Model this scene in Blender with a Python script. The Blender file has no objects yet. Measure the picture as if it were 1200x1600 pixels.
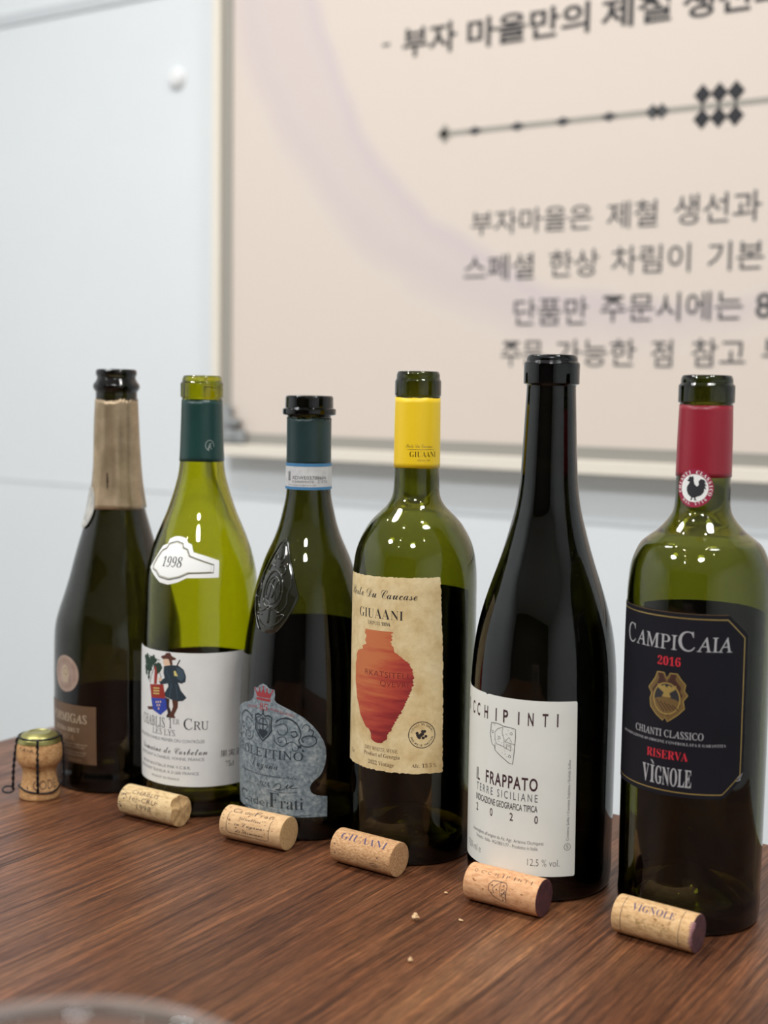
import bpy, bmesh, math, random
from mathutils import Vector, Matrix
from mathutils.geometry import tessellate_polygon
random.seed(7)
PI = math.pi
SC = bpy.context.scene
COL = SC.collection
TZ = 0.74                                   # table top above the floor
mm = 0.001

# ------------------------------------------------------------------ camera
F_PX, PITCH, ROLL, EYE, YAW = 2068.0, 0.09240, 0.01533, 0.28496, math.radians(32.86)
def yaw(x, y):
    return (x*math.cos(YAW)-y*math.sin(YAW), x*math.sin(YAW)+y*math.cos(YAW))
cam_d = bpy.data.cameras.new('camera'); cam = bpy.data.objects.new('camera', cam_d); COL.objects.link(cam)
SC.camera = cam
cam_d.sensor_fit = 'VERTICAL'; cam_d.sensor_height = 24.0; cam_d.lens = F_PX/1600*24.0
cam_d.clip_start = 0.01
_r0 = Vector((1, 0, 0)); _u0 = Vector((0, math.sin(PITCH), math.cos(PITCH))); _f0 = Vector((0, math.cos(PITCH), -math.sin(PITCH)))
_r = _r0*math.cos(ROLL)+_u0*math.sin(ROLL); _u = -_r0*math.sin(ROLL)+_u0*math.cos(ROLL)
_m = Matrix((_r, _u, -_f0)).transposed()
_m = Matrix.Rotation(YAW, 3, 'Z') @ _m
cam.matrix_world = Matrix.Translation((0, 0, TZ+EYE)) @ _m.to_4x4()
cam_d.dof.use_dof = True
cam_d.dof.focus_distance = 0.775
cam_d.dof.aperture_fstop = (cam_d.lens*mm)/0.0080
def ray(px, py):
    v = _m @ Vector(((px-600)/F_PX, -(py-800)/F_PX, -1)); return v

# ------------------------------------------------------------------ colour management, world, lights
SC.view_settings.view_transform = 'Standard'; SC.view_settings.look = 'None'
SC.view_settings.gamma = 1.0; SC.view_settings.use_curve_mapping = False
SC.view_settings.exposure = 0.22
try:
    SC.cycles.max_bounces = 20; SC.cycles.transmission_bounces = 18; SC.cycles.diffuse_bounces = 4
    SC.cycles.glossy_bounces = 6; SC.cycles.caustics_reflective = False; SC.cycles.caustics_refractive = False
    SC.cycles.use_denoising = True; SC.cycles.sample_clamp_indirect = 6.0
except Exception:
    pass
world = bpy.data.worlds.new('world'); SC.world = world; world.use_nodes = True
world.node_tree.nodes['Background'].inputs[0].default_value = (.9, .95, 1, 1)
world.node_tree.nodes['Background'].inputs[1].default_value = 0.3
CEIL = 2.45
SPOTS = [(-.95, .62, 3.0), (-.05, .62, 2.2), (-1.85, .62, 1.6), (-.62, -.15, 1.8), (-.62, -.85, 2.2), (-.62, -1.5, 2.2), (.75, -.15, 1.8)]
FILL_PANELS = [(-1.3, .50, 11), (.3, .50, 11), (-1.4, -1.0, 25), (.4, -1.0, 25)]  # added panel lamps for broad soft fill, unseen in the ceiling
def lamp(name, loc, size, power, color, shape='DISK'):
    d = bpy.data.lights.new(name, 'AREA'); d.shape = shape; d.size = size; d.energy = power; d.color = color
    if shape == 'RECTANGLE': d.size_y = size
    o = bpy.data.objects.new(name, d); COL.objects.link(o); o.location = loc
    return o
for x, y, w in SPOTS: lamp('downlight_glow', (x, y, CEIL-.012), .085, w, (1, .93, .84))
for x, y, w in FILL_PANELS: lamp('fill_glow', (x, y, CEIL-.022), .40, w, (.95, .98, 1))

# ------------------------------------------------------------------ materials
def srgb(r, g, b):
    f = lambda c: (c/255/12.92) if c <= 10 else ((c/255+.055)/1.055)**2.4
    return (f(r), f(g), f(b), 1)
def mat(name, col, rough=.5, metal=0, spec=.5, coat=0):
    m = bpy.data.materials.new(name); m.use_nodes = True
    p = m.node_tree.nodes['Principled BSDF']
    p.inputs['Base Color'].default_value = col if len(col) == 4 else (*col, 1)
    p.inputs['Roughness'].default_value = rough; p.inputs['Metallic'].default_value = metal
    p.inputs['Specular IOR Level'].default_value = spec; p.inputs['Coat Weight'].default_value = coat
    return m
class NT:
    def __init__(s, m): s.m = m; s.t = m.node_tree; s.p = s.t.nodes.get('Principled BSDF')
    def n(s, typ, **kw):
        nd = s.t.nodes.new(typ)
        for k, v in kw.items():
            if k in nd.inputs: nd.inputs[k].default_value = v
            else: setattr(nd, k, v)
        return nd
    def l(s, a, ao, b, bi): s.t.links.new(a.outputs[ao], b.inputs[bi])
    def coord(s, scale=(1, 1, 1), which='Object', rot=(0, 0, 0)):
        tc = s.n('ShaderNodeTexCoord'); mp = s.n('ShaderNodeMapping')
        mp.inputs['Scale'].default_value = scale; mp.inputs['Rotation'].default_value = rot
        s.l(tc, which, mp, 'Vector'); return mp
    def noise(s, mp, scale, detail=4, rough=.55, dist=0):
        nz = s.n('ShaderNodeTexNoise', Scale=scale, Detail=detail, Roughness=rough, Distortion=dist)
        if mp: s.l(mp, 'Vector', nz, 'Vector')
        return nz
    def ramp(s, src, out, stops):
        r = s.n('ShaderNodeValToRGB'); e = r.color_ramp.elements
        while len(e) < len(stops): e.new(.5)
        for el, (p, c) in zip(e, stops): el.position = p; el.color = c if len(c) == 4 else (*c, 1)
        s.l(src, out, r, 'Fac'); return r
    def mix(s, a, b, fac, mode='MIX'):
        mx = s.n('ShaderNodeMix'); mx.data_type = 'RGBA'; mx.blend_type = mode
        for v, k in ((fac, 0), (a, 6), (b, 7)):
            if hasattr(v, 'outputs'): s.t.links.new(v.outputs[0] if 'Color' not in v.outputs else v.outputs['Color'], mx.inputs[k])
            elif isinstance(v, tuple) and len(v) == 2: s.t.links.new(v[0].outputs[v[1]], mx.inputs[k])
            else: mx.inputs[k].default_value = v
        return mx
    def base(s, mx): s.t.links.new(mx.outputs[2] if mx.bl_idname == 'ShaderNodeMix' else mx.outputs[0], s.p.inputs['Base Color'])
    def bump(s, src, out, strength, dist):
        b = s.n('ShaderNodeBump', Strength=strength, Distance=dist); s.l(src, out, b, 'Height'); s.l(b, 'Normal', s.p, 'Normal')
def mottled(name, c1, c2, scale, rough=.6, lo=.35, hi=.65, c3=None, bump=0):
    m = mat(name, c1, rough); t = NT(m); mp = t.coord(); nz = t.noise(mp, scale, 6, .6)
    st = [(lo, c1), (hi, c2)] if c3 is None else [(lo, c1), ((lo+hi)/2, c2), (hi, c3)]
    r = t.ramp(nz, 'Fac', st); t.base(r)
    if bump: t.bump(nz, 'Fac', bump, .0004)
    return m
def glass(name, a, ior=1.5):
    m = bpy.data.materials.new(name); m.use_nodes = True; t = m.node_tree; t.nodes.clear()
    o = t.nodes.new('ShaderNodeOutputMaterial'); g = t.nodes.new('ShaderNodeBsdfGlass'); g.inputs['IOR'].default_value = ior
    g.inputs['Roughness'].default_value = 0.0
    t.links.new(g.outputs[0], o.inputs['Surface'])
    if a:
        D = max(a)*1.0001; v = t.nodes.new('ShaderNodeVolumeAbsorption'); v.inputs['Density'].default_value = D
        v.inputs['Color'].default_value = tuple(1-x/D for x in a)+(1,)
        t.links.new(v.outputs[0], o.inputs['Volume'])
    return m

M = {}
M['wall'] = mottled('white_wall_paint', (.78, .81, .83, 1), (.80, .83, .845, 1), 3.0, .45)
M['ceiling'] = mottled('white_ceiling', (.8, .81, .81, 1), (.82, .83, .83, 1), 4.0, .8)
M['dimwall'] = mottled('brown_far_wall', (.055, .045, .038, 1), (.075, .062, .052, 1), 2.0, .6)
M['floor'] = mottled('grey_floor', (.30, .27, .24, 1), (.36, .33, .30, 1), 5.0, .5)
M['joint'] = mat('grey_joint', srgb(205, 208, 211), .6)
M['border'] = mottled('cream_border', srgb(236, 227, 212), srgb(238, 229, 215), 6, .5)
M['groove'] = mat('grey_trim', srgb(172, 167, 158), .45, .3)
M['steel'] = mottled('brushed_grey_metal', srgb(120, 122, 122), srgb(170, 172, 172), 60, .35)
M['black'] = mat('black_ink', srgb(34, 33, 38), .6)
M['ink_grey'] = mat('dark_grey_ink', srgb(74, 74, 76), .6)
M['line_grey'] = mat('taupe_ink', srgb(166, 160, 150), .6)
M['white'] = mat('white_print', srgb(240, 240, 236), .5)
M['chrome'] = mat('chrome', (.7, .7, .7, 1), .15, 1)
M['plastic'] = mat('white_plastic', srgb(238, 239, 239), .35)

# ------------------------------------------------------------------ object helpers
def empty(name, loc, rz=0):
    o = bpy.data.objects.new(name, None); COL.objects.link(o); o.location = loc; o.rotation_euler = (0, 0, rz)
    o.empty_display_size = .02; return o
def tag(o, label=None, cat=None, group=None, kind=None):
    for k, v in (('label', label), ('category', cat), ('group', group), ('kind', kind)):
        if v: o[k] = v
    return o
def link_mesh(name, me, mats, parent=None, smooth=True):
    for m in (mats if isinstance(mats, (list, tuple)) else [mats]): me.materials.append(m)
    if smooth:
        me.polygons.foreach_set('use_smooth', [True]*len(me.polygons))
    me.update()
    o = bpy.data.objects.new(name, me); COL.objects.link(o)
    if parent: o.parent = parent
    return o
def from_bm(name, bm, mats, parent=None, smooth=True):
    me = bpy.data.meshes.new(name); bm.to_mesh(me); bm.free(); return link_mesh(name, me, mats, parent, smooth)
def box_bm(bm, lo, hi, bevel=0, mi=0):
    n0 = len(bm.faces)
    r = bmesh.ops.create_cube(bm, size=1)
    c = [(a+b)/2 for a, b in zip(lo, hi)]; s = [b-a for a, b in zip(lo, hi)]
    for v in r['verts']: v.co = Vector((c[k]+v.co[k]*s[k] for k in range(3)))
    fs = [f for f in bm.faces if all(v in r['verts'] for v in f.verts)]
    if bevel:
        es = list({e for f in fs for e in f.edges})
        bmesh.ops.bevel(bm, geom=es, offset=bevel, segments=3, affect='EDGES', profile=.5)
    bm.faces.ensure_lookup_table()
    for f in bm.faces[n0:]: f.material_index = mi
def box(name, lo, hi, m, parent=None, bevel=0):
    bm = bmesh.new(); box_bm(bm, lo, hi, bevel); return from_bm(name, bm, m, parent, False)
def catmull(pts, n=6):
    out = []
    for i in range(len(pts)-1):
        p0 = pts[max(i-1, 0)]; p1 = pts[i]; p2 = pts[i+1]; p3 = pts[min(i+2, len(pts)-1)]
        # monotone-ish in the first coordinate: Hermite with limited slopes
        for k in range(n):
            t = k/n; h = p2[0]-p1[0]
            m1 = (p2[1]-p0[1])/(p2[0]-p0[0]) if p2[0] != p0[0] else 0
            m2 = (p3[1]-p1[1])/(p3[0]-p1[0]) if p3[0] != p1[0] else 0
            t2, t3 = t*t, t*t*t
            out.append((p1[0]+h*t, (2*t3-3*t2+1)*p1[1]+(t3-2*t2+t)*h*m1+(-2*t3+3*t2)*p2[1]+(t3-t2)*h*m2))
    out.append(pts[-1]); return out
def fillet(pts, rad, n=4):
    """round the corners of a polyline (r, z); rad is one value or one for each point"""
    out = [pts[0]]
    for i in range(1, len(pts)-1):
        r = rad[i] if isinstance(rad, (list, tuple)) else rad
        p = Vector(pts[i]); a = Vector(pts[i-1])-p; b = Vector(pts[i+1])-p
        d = min(r, a.length*.48, b.length*.48)
        if d < 1e-6: out.append(pts[i]); continue
        A = p+a.normalized()*d; B = p+b.normalized()*d
        for k in range(n+1):
            t = k/n; q = A*(1-t)**2+p*2*t*(1-t)+B*t*t; out.append((q.x, q.y))
    out.append(pts[-1]); return out
def lathe(bm, prof, seg=96, mi=0, closed=False):
    """prof: list of (r, z); points on the axis become one vertex"""
    rings = []
    for r, z in prof:
        if r < 1e-7: rings.append([bm.verts.new((0, 0, z))])
        else: rings.append([bm.verts.new((r*math.cos(2*PI*k/seg), r*math.sin(2*PI*k/seg), z)) for k in range(seg)])
    pairs = list(zip(rings, rings[1:]))
    if closed: pairs.append((rings[-1], rings[0]))
    for A, B in pairs:
        for k in range(seg):
            a, b = k, (k+1) % seg
            vs = [A[a % len(A)]] + ([A[b % len(A)]] if len(A) > 1 else []) + ([B[b % len(B)]] if len(B) > 1 else []) + [B[a % len(B)]]
            if len(set(vs)) >= 3:
                f = bm.faces.new(vs); f.material_index = mi
def sweep(bm, pts, rad, seg=8, mi=0, closed=False):
    pts = [Vector(p) for p in pts]; rings = []; n = len(pts); prev = None
    for i, p in enumerate(pts):
        if closed: d = pts[(i+1) % n]-pts[i-1]
        else: d = pts[min(i+1, n-1)]-pts[max(i-1, 0)]
        d.normalize()
        if prev is None: prev = d.orthogonal().normalized()
        u = prev-d*prev.dot(d)
        u = u.normalized() if u.length > 1e-6 else d.orthogonal().normalized()
        prev = u; v = d.cross(u); r = rad[i] if isinstance(rad, (list, tuple)) else rad
        rings.append([bm.verts.new(p+(u*math.cos(2*PI*k/seg)+v*math.sin(2*PI*k/seg))*r) for k in range(seg)])
    prs = list(zip(rings, rings[1:]))+([(rings[-1], rings[0])] if closed else [])
    for A, B in prs:
        for k in range(seg):
            f = bm.faces.new((A[k], A[(k+1) % seg], B[(k+1) % seg], B[k])); f.material_index = mi
    if not closed:
        for R, rev in ((rings[0], True), (rings[-1], False)):
            f = bm.faces.new(R[::-1] if rev else R); f.material_index = mi

# ------------------------------------------------------------------ lettering
HOLES = {'B': 0x212C, 'E': 0x2130, 'F': 0x2131, 'H': 0x210B, 'I': 0x2110, 'L': 0x2112, 'M': 0x2133, 'R': 0x211B, 'e': 0x212F, 'g': 0x210A, 'o': 0x2134}
def style_str(s, style):
    out = ''
    for ch in s:
        o = ord(ch)
        if style in ('sans', 'cjk') or not ch.isascii(): out += ch; continue
        if ch.isdigit():
            out += chr(0x1D7CE+o-48) if style in ('serif', 'italic', 'roman') else ch; continue
        if style == 'hand':
            out += chr(HOLES[ch]) if ch.isupper() and ch in HOLES else (chr(0x1D49C+o-65) if ch.isupper() else (chr(0x1D4EA+o-97) if ch.islower() else ch)); continue
        up, lo = {'serif': (0x1D400, 0x1D41A), 'italic': (0x1D434, 0x1D44E), 'roman': (0x1D434, 0x1D44E), 'script': (0x1D4D0, 0x1D4EA), 'fine': (0x1D49C, 0x1D4B6)}[style]
        if style in ('italic', 'roman') and ch == 'h': out += chr(0x210E); continue
        if style == 'fine' and ch in HOLES: out += chr(HOLES[ch]); continue
        if 'A' <= ch <= 'Z': out += chr(up+o-65)
        elif 'a' <= ch <= 'z': out += chr(lo+o-97)
        else: out += ch
    return out
_cache = {}
def glyphs(s, style, weight=0.0, res=3, space=1.0):
    key = (s, style, weight, res, space)
    if key in _cache: return _cache[key]
    cu = bpy.data.curves.new('lettering', 'FONT'); cu.body = style_str(s, style); cu.size = 1; cu.offset = weight
    cu.resolution_u = res; cu.space_character = space
    o = bpy.data.objects.new('lettering', cu); COL.objects.link(o)
    bpy.context.view_layer.update()
    ev = o.evaluated_get(bpy.context.evaluated_depsgraph_get()); me = ev.to_mesh()
    k = .25 if style == 'roman' and not s.isdigit() else 0      # set the slanted letters upright
    V = [(v.co.x-k*v.co.y, v.co.y) for v in me.vertices]; F = [tuple(p.vertices) for p in me.polygons]
    ev.to_mesh_clear(); bpy.data.objects.remove(o); bpy.data.curves.remove(cu)
    _cache[key] = (V, F); return V, F
def cap_h(style):
    V, F = glyphs('H', style); return max(v[1] for v in V)
class Sheet:
    """flat shapes in (s, t) that are sliced fine enough and laid on a curved surface by fn(s, t, off)"""
    def __init__(s, fn, ds, dt=None): s.fn = fn; s.ds = ds; s.dt = dt; s.v = []; s.f = []; s.m = []; s.mats = []
    def mi(s, m):
        if m not in s.mats: s.mats.append(m)
        return s.mats.index(m)
    def flat(s, V, F, m, off, solid=None):
        polys = []
        for f in F:
            P = [V[k] for k in f]
            if len(P) > 3:
                tri = tessellate_polygon([[Vector((x, y, 0)) for x, y in P]])
                polys += [[P[k] for k in tr] for tr in tri]
            else: polys.append(P)
        for ax, step in ((0, s.ds), (1, s.dt)):
            if not step: continue
            nxt = []
            for P in polys:
                c = [q[ax] for q in P]; lo, hi = min(c), max(c); k = math.floor(lo/step)+1
                while k*step < hi-1e-6:
                    cut = k*step; A = []; B = []
                    if cut > lo+1e-6:
                        for p, q in zip(P, P[1:]+P[:1]):
                            if p[ax] <= cut+1e-9: A.append(p)
                            if p[ax] >= cut-1e-9: B.append(p)
                            if (p[ax]-cut)*(q[ax]-cut) < -1e-12:
                                u = (cut-p[ax])/(q[ax]-p[ax]); w = [p[0]+(q[0]-p[0])*u, p[1]+(q[1]-p[1])*u]; w[ax] = cut; w = tuple(w); A.append(w); B.append(w)
                        if len(A) > 2: nxt.append(A)
                        P = B
                        if len(P) < 3: break
                    k += 1
                if len(P) > 2: nxt.append(P)
            polys = nxt
        k = s.mi(m); idx = {}; pts = []; out = []
        for P in polys:
            ar = sum(p[0]*q[1]-q[0]*p[1] for p, q in zip(P, P[1:]+P[:1]))
            if abs(ar) < 1e-7: continue
            if ar < 0: P = P[::-1]
            r = []
            for p in P:
                key = (round(p[0]*1e4), round(p[1]*1e4))
                if key not in idx: idx[key] = len(pts); pts.append(p)
                if not r or r[-1] != idx[key]: r.append(idx[key])
            if len(r) > 1 and r[0] == r[-1]: r.pop()
            if len(set(r)) == len(r) and len(r) > 2: out.append(r)
        b0 = len(s.v); n = len(pts); s.v += [s.fn(x, y, off) for x, y in pts]
        for r in out: s.f.append([b0+q for q in r]); s.m.append(k)
        if solid is not None:
            s.v += [s.fn(x, y, solid) for x, y in pts]; cnt = {}
            for r in out:
                s.f.append([b0+n+q for q in r[::-1]]); s.m.append(k)
                for p, q in zip(r, r[1:]+r[:1]): cnt[(p, q)] = cnt.get((p, q), 0)+1
            b1 = len(s.v); ext = {}
            def dupv(q, o):
                if (q, o) not in ext: ext[(q, o)] = len(s.v); s.v.append(s.v[b0+o+q])
                return ext[(q, o)]
            for (p, q) in list(cnt):
                if (q, p) not in cnt:
                    s.f.append([dupv(q, 0), dupv(p, 0), dupv(p, n), dupv(q, n)]); s.m.append(k)
    def poly(s, pts, m, off, solid=None): s.flat(pts, [tuple(range(len(pts)))], m, off, solid)
    def rect(s, a, b, c, d, m, off, solid=None): s.poly([(a, b), (c, b), (c, d), (a, d)], m, off, solid)
    def disc(s, x, y, rx, ry, m, off, n=32, solid=None): s.poly([(x+rx*math.cos(2*PI*k/n), y+ry*math.sin(2*PI*k/n)) for k in range(n)], m, off, solid)
    def ring(s, x, y, rx, ry, w, m, off, n=40, a0=0, a1=2*PI):
        s.line([(x+rx*math.cos(a0+(a1-a0)*k/n), y+ry*math.sin(a0+(a1-a0)*k/n)) for k in range(n+1)], w, m, off)
    def line(s, pts, w, m, off):
        P = [Vector(p) for p in pts]; V = []; F = []
        for i, p in enumerate(P):
            d = (P[min(i+1, len(P)-1)]-P[max(i-1, 0)])
            if d.length < 1e-9: d = Vector((1, 0))
            d.normalize(); n = Vector((-d.y, d.x)); ww = w[i] if isinstance(w, (list, tuple)) else w
            V += [tuple(p+n*ww/2), tuple(p-n*ww/2)]
            if i: F.append((2*i-2, 2*i-1, 2*i+1, 2*i))
        s.flat(V, F, m, off)
    def text(s, string, s0, s1, z0, h, m, off, style='sans', weight=0, rot=0, slant=0, space=1.0):
        """string may be a list of (text, relative height); fits s0..s1 in width, cap height h, baseline z0"""
        segs = [(string, 1)] if isinstance(string, str) else string
        V = []; F = []; x = 0; k = h/cap_h('sans' if style == 'cjk' else style)
        for st, rel in segs:
            g, f = glyphs(st, style, weight, 3, space)
            if not g: x += .3*rel; continue
            lo = min(a for a, b in g); hi = max(a for a, b in g); n = len(V)
            V += [(x+(a-lo)*rel, b*rel) for a, b in g]; F += [tuple(n+q for q in p) for p in f]; x += (hi-lo)*rel+.07*rel
        lo = min(a for a, b in V); hi = max(a for a, b in V)
        kx = (s1-s0)/(hi-lo) if s1 is not None else k
        cr, sr = math.cos(rot), math.sin(rot); out = []
        for a, b in V:
            X = (a-lo)*kx+slant*b*k; Y = b*k; out.append((s0+X*cr-Y*sr, z0+X*sr+Y*cr))
        s.flat(out, F, m, off)
    def arc_text(s, string, x, y, r, a0, a1, h, m, off, style='sans', weight=0, inward=False, kx=1):
        n = len(string); k = h/cap_h(style)
        for i, ch in enumerate(string):
            if ch == ' ': continue
            g, f = glyphs(ch, style, weight, 2); c = (min(a for a, b in g)+max(a for a, b in g))/2
            an = a0+(a1-a0)*(i/(n-1)); rt = an-PI/2 if not inward else an+PI/2
            out = []
            for a, b in g:
                X = (a-c)*k*kx; Y = b*k if not inward else b*k-h
                out.append((x+r*math.cos(an)+X*math.cos(rt)-Y*math.sin(rt), y+r*math.sin(an)+X*math.sin(rt)+Y*math.cos(rt)))
            s.flat(out, f, m, off)
    def build(s, name, parent=None, smooth=True):
        me = bpy.data.meshes.new(name); me.from_pydata([tuple(v) for v in s.v], [], s.f)
        me.polygons.foreach_set('material_index', s.m)
        o = link_mesh(name, me, s.mats, parent, smooth); return o

# ------------------------------------------------------------------ the room
WALL_Y = 1.6
XL, XR, YF = -2.5, 2.2, -3.4
def st(name, lo, hi, m): return tag(box(name, lo, hi, m), kind='structure')
st('floor', (XL-.1, YF-.1, -.1), (XR+.1, WALL_Y+.1, 0), M['floor'])
st('ceiling', (XL-.1, YF-.1, CEIL), (XR+.1, WALL_Y+.1, CEIL+.1), M['ceiling'])
st('wall_back', (XL-.1, WALL_Y, 0), (XR+.1, WALL_Y+.1, CEIL), M['wall'])
st('wall_left', (XL-.1, YF, 0), (XL, WALL_Y, CEIL), M['wall'])
st('wall_right', (XR, YF, 0), (XR+.1, WALL_Y, CEIL), M['wall'])
st('wall_front', (XL-.1, YF-.1, 0), (XR+.1, YF, CEIL), M['dimwall'])
st('trim_1', (XL, WALL_Y-.004, 1.633), (XR, WALL_Y, 1.651), M['joint'])
st('trim_2', (XL, WALL_Y-.0012, .853), (XR, WALL_Y, .856), M['joint'])
for x, y, w in SPOTS:
    bm = bmesh.new(); lathe(bm, fillet([(.045, 0), (.046, -.010), (.058, -.010), (.058, 0)], .002), 32)
    d = from_bm('downlight', bm, M['plastic']); d.location = (x, y, CEIL)
    tag(d, 'round white recessed downlight in the ceiling out of frame', 'ceiling light', 'ceiling downlights')
for x, y, w in FILL_PANELS:
    bm = bmesh.new(); lathe(bm, fillet([(.205, 0), (.206, -.020), (.225, -.020), (.225, 0)], .003), 48)
    d = from_bm('added_fill_panel', bm, M['plastic']); d.location = (x, y, CEIL)
    tag(d, 'round white framed panel added for soft fill light, out of frame', 'ceiling light', 'added fill panels')

# ------------------------------------------------------------------ the sign on the wall
def on_wall(px, py, y=WALL_Y-.03):
    d = ray(px, py); t = y/d.y; return d.x*t, TZ+EYE+d.z*t
sgn = empty('wall_sign', (-.60, WALL_Y, 1.40))
tag(sgn, 'large cream wall sign with pale lilac ring and black Korean lettering', 'sign')
SX0, SX1, SZ0, SZ1 = -1.322, .16, .921, 2.02
def local(x, y, z): return (x+.60, y-WALL_Y, z-1.40)
bm = bmesh.new()
for lo, hi in (((SX0, SZ0), (SX0+.015, SZ1)), ((SX1-.015, SZ0), (SX1, SZ1)), ((SX0+.015, SZ0), (SX1-.015, SZ0+.018)), ((SX0+.015, SZ1-.018), (SX1-.015, SZ1))):
    box_bm(bm, local(lo[0], WALL_Y-.044, lo[1]), local(hi[0], WALL_Y, hi[1]), .0015)
from_bm('border_frame', bm, M['border'], sgn, False)
bm = bmesh.new(); g = .017
gx0, gx1, gz0, gz1 = SX0+.015, SX1-.015, SZ0+.018, SZ1-.018
for lo, hi in (((gx0, gz0), (gx0+g, gz1)), ((gx1-g, gz0), (gx1, gz1)), ((gx0+g, gz0), (gx1-g, gz0+g)), ((gx0+g, gz1-g), (gx1-g, gz1))):
    box_bm(bm, local(lo[0], WALL_Y-.037, lo[1]), local(hi[0], WALL_Y, hi[1]))
from_bm('metal_trim', bm, M['groove'], sgn, False)
# face with a printed watercolour ring between two circles that are not concentric
mp_ = mat('cream_sign_print', srgb(227, 213, 201), .5); t = NT(mp_)
geo = t.n('ShaderNodeTexCoord')
def dist(cx, cz):
    v = t.n('ShaderNodeVectorMath', operation='DISTANCE'); c = t.n('ShaderNodeVectorMath', operation='MULTIPLY')
    t.l(geo, 'Object', c, 0); c.inputs[1].default_value = (1, 0, 1); t.t.links.new(c.outputs[0], v.inputs[0]); v.inputs[1].default_value = (cx, 0, cz); return v
def mth(op, a, b=None, c=None):
    n_ = t.n('ShaderNodeMath', operation=op)
    for k, v in enumerate((a, b, c)):
        if v is None: continue
        if hasattr(v, 'outputs'):
            t.t.links.new(v.outputs['Value'] if 'Value' in v.outputs else v.outputs[0], n_.inputs[k])
        else: n_.inputs[k].default_value = v
    return n_
def smooth(v, a, b):
    n_ = t.n('ShaderNodeMapRange', interpolation_type='SMOOTHSTEP'); t.t.links.new(v.outputs['Value'] if 'Value' in v.outputs else v.outputs[0], n_.inputs[0])
    n_.inputs[1].default_value = a; n_.inputs[2].default_value = b; n_.inputs[3].default_value = 0; n_.inputs[4].default_value = 1; return n_
nz = t.noise(t.coord((1, 1, 1)), 7, 3, .5)
wob = mth('MULTIPLY', mth('SUBTRACT', nz, .5), .05)
di = mth('ADD', dist(.0, .276), wob); do = mth('ADD', dist(-.08, .3106), wob)
ins = smooth(di, .525, .552); outs = mth('SUBTRACT', 1.0, smooth(do, .580, .645))
band = mth('MULTIPLY', ins, outs)
edge = mth('MAXIMUM', mth('MULTIPLY', mth('SUBTRACT', 1.0, smooth(di, .535, .585)), .8), mth('MULTIPLY', smooth(do, .55, .60), .5))
str_ = mth('MULTIPLY', band, mth('ADD', .55, mth('MULTIPLY', edge, .45)))
mx = t.mix(srgb(227, 213, 201), srgb(213, 199, 199), 0.5); t.t.links.new(str_.outputs[0], mx.inputs[0]); t.base(mx)
bm = bmesh.new(); box_bm(bm, local(gx0+g, WALL_Y-.034, gz0+g), local(gx1-g, WALL_Y, gz1-g))
from_bm('sign_face', bm, mp_, sgn, False)
face_y = WALL_Y-.034
sh = Sheet(lambda a, b, o: local(a, face_y-o, b), 10)
def wline(string, p0, p1, px_h, m, weight=0, z=None):
    x0, z0 = on_wall(*p0, face_y); x1, z1 = on_wall(*p1, face_y)
    h = on_wall(p0[0], p0[1]-px_h, face_y)[1]-z0
    V, F = glyphs(string, 'cjk', weight); lo = min(a for a, b in V); hi = max(a for a, b in V); b0 = min(b for a, b in V); b1 = max(b for a, b in V)
    sh.flat([(x0+(a-lo)/(hi-lo)*(x1-x0), (z0+z1)/2+(b-b0)/(b1-b0)*h) for a, b in V], F, m, .0006)
wline('부자', (629, 91), (713, 80), 47, M['black'], .022)
wline('마을만의', (730, 76), (921, 52), 47, M['black'], .022)
wline('제철', (939, 47), (1048, 33), 50, M['black'], .022)
wline('생선과', (1066, 31), (1236, 8), 52, M['black'], .022)
x0, z0 = on_wall(598, 71, face_y); sh.rect(x0, z0-.002, x0+.012, z0+.002, M['ink_grey'], .0006)
wline('부자마을은', (736, 369), (925, 358), 38, M['ink_grey'], .006)
wline('제철', (948, 358), (1027, 354), 42, M['ink_grey'], .006)
wline('생선과', (1053, 353), (1189, 344), 47, M['ink_grey'], .006)
wline('스페셜', (725, 440), (834, 436), 40, M['ink_grey'], .006)
wline('한상', (858, 434), (935, 431), 42, M['ink_grey'], .006)
wline('차림이', (955, 429), (1078, 425), 44, M['ink_grey'], .006)
wline('기본', (1105, 424), (1193, 421), 46, M['ink_grey'], .006)
wline('단품만', (803, 510), (918, 506), 42, M['ink_grey'], .006)
wline('주문시에는', (938, 505), (1160, 499), 44, M['ink_grey'], .006)
wline('8', (1180, 498), (1206, 497), 40, M['ink_grey'], .012)
wline('주문', (783, 573), (848, 573), 40, M['ink_grey'], .006)
wline('가능한', (868, 573), (993, 573), 42, M['ink_grey'], .006)
wline('점', (1017, 574), (1050, 574), 43, M['ink_grey'], .006)
wline('참고', (1080, 574), (1164, 573), 44, M['ink_grey'], .006)
wline('부', (1190, 573), (1234, 573), 44, M['ink_grey'], .006)
ax, az = on_wall(695, 212, face_y); bx, bz = on_wall(1200, 153, face_y); zl = (az+bz)/2
sh.rect(ax, zl-.0035, .02, zl+.0035, M['line_grey'], .0006)
def diamond(px, r, m, dz=0, k=1):
    x = on_wall(px, 180, face_y)[0]; sh.poly([(x-r, zl+dz), (x, zl+dz-r*k), (x+r, zl+dz), (x, zl+dz+r*k)], m, .0009)
diamond(696, .013, M['line_grey']); diamond(695, .007, M['ink_grey'])
for px in (743, 809, 880, 952): diamond(px, .011, M['ink_grey'], 0, .55)
for px in (1020, 1034): diamond(px, .0095, M['ink_grey'])
for px in (1097, 1123, 1149):
    diamond(px, .0108, M['black'], .0142, 1.15); diamond(px, .0108, M['black'], -.0142, 1.15)
    x = on_wall(px, 180, face_y)[0]; sh.rect(x-.0015, zl-.02, x+.0015, zl+.02, M['ink_grey'], .0008)
sh.build('lettering', sgn, False)
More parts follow.
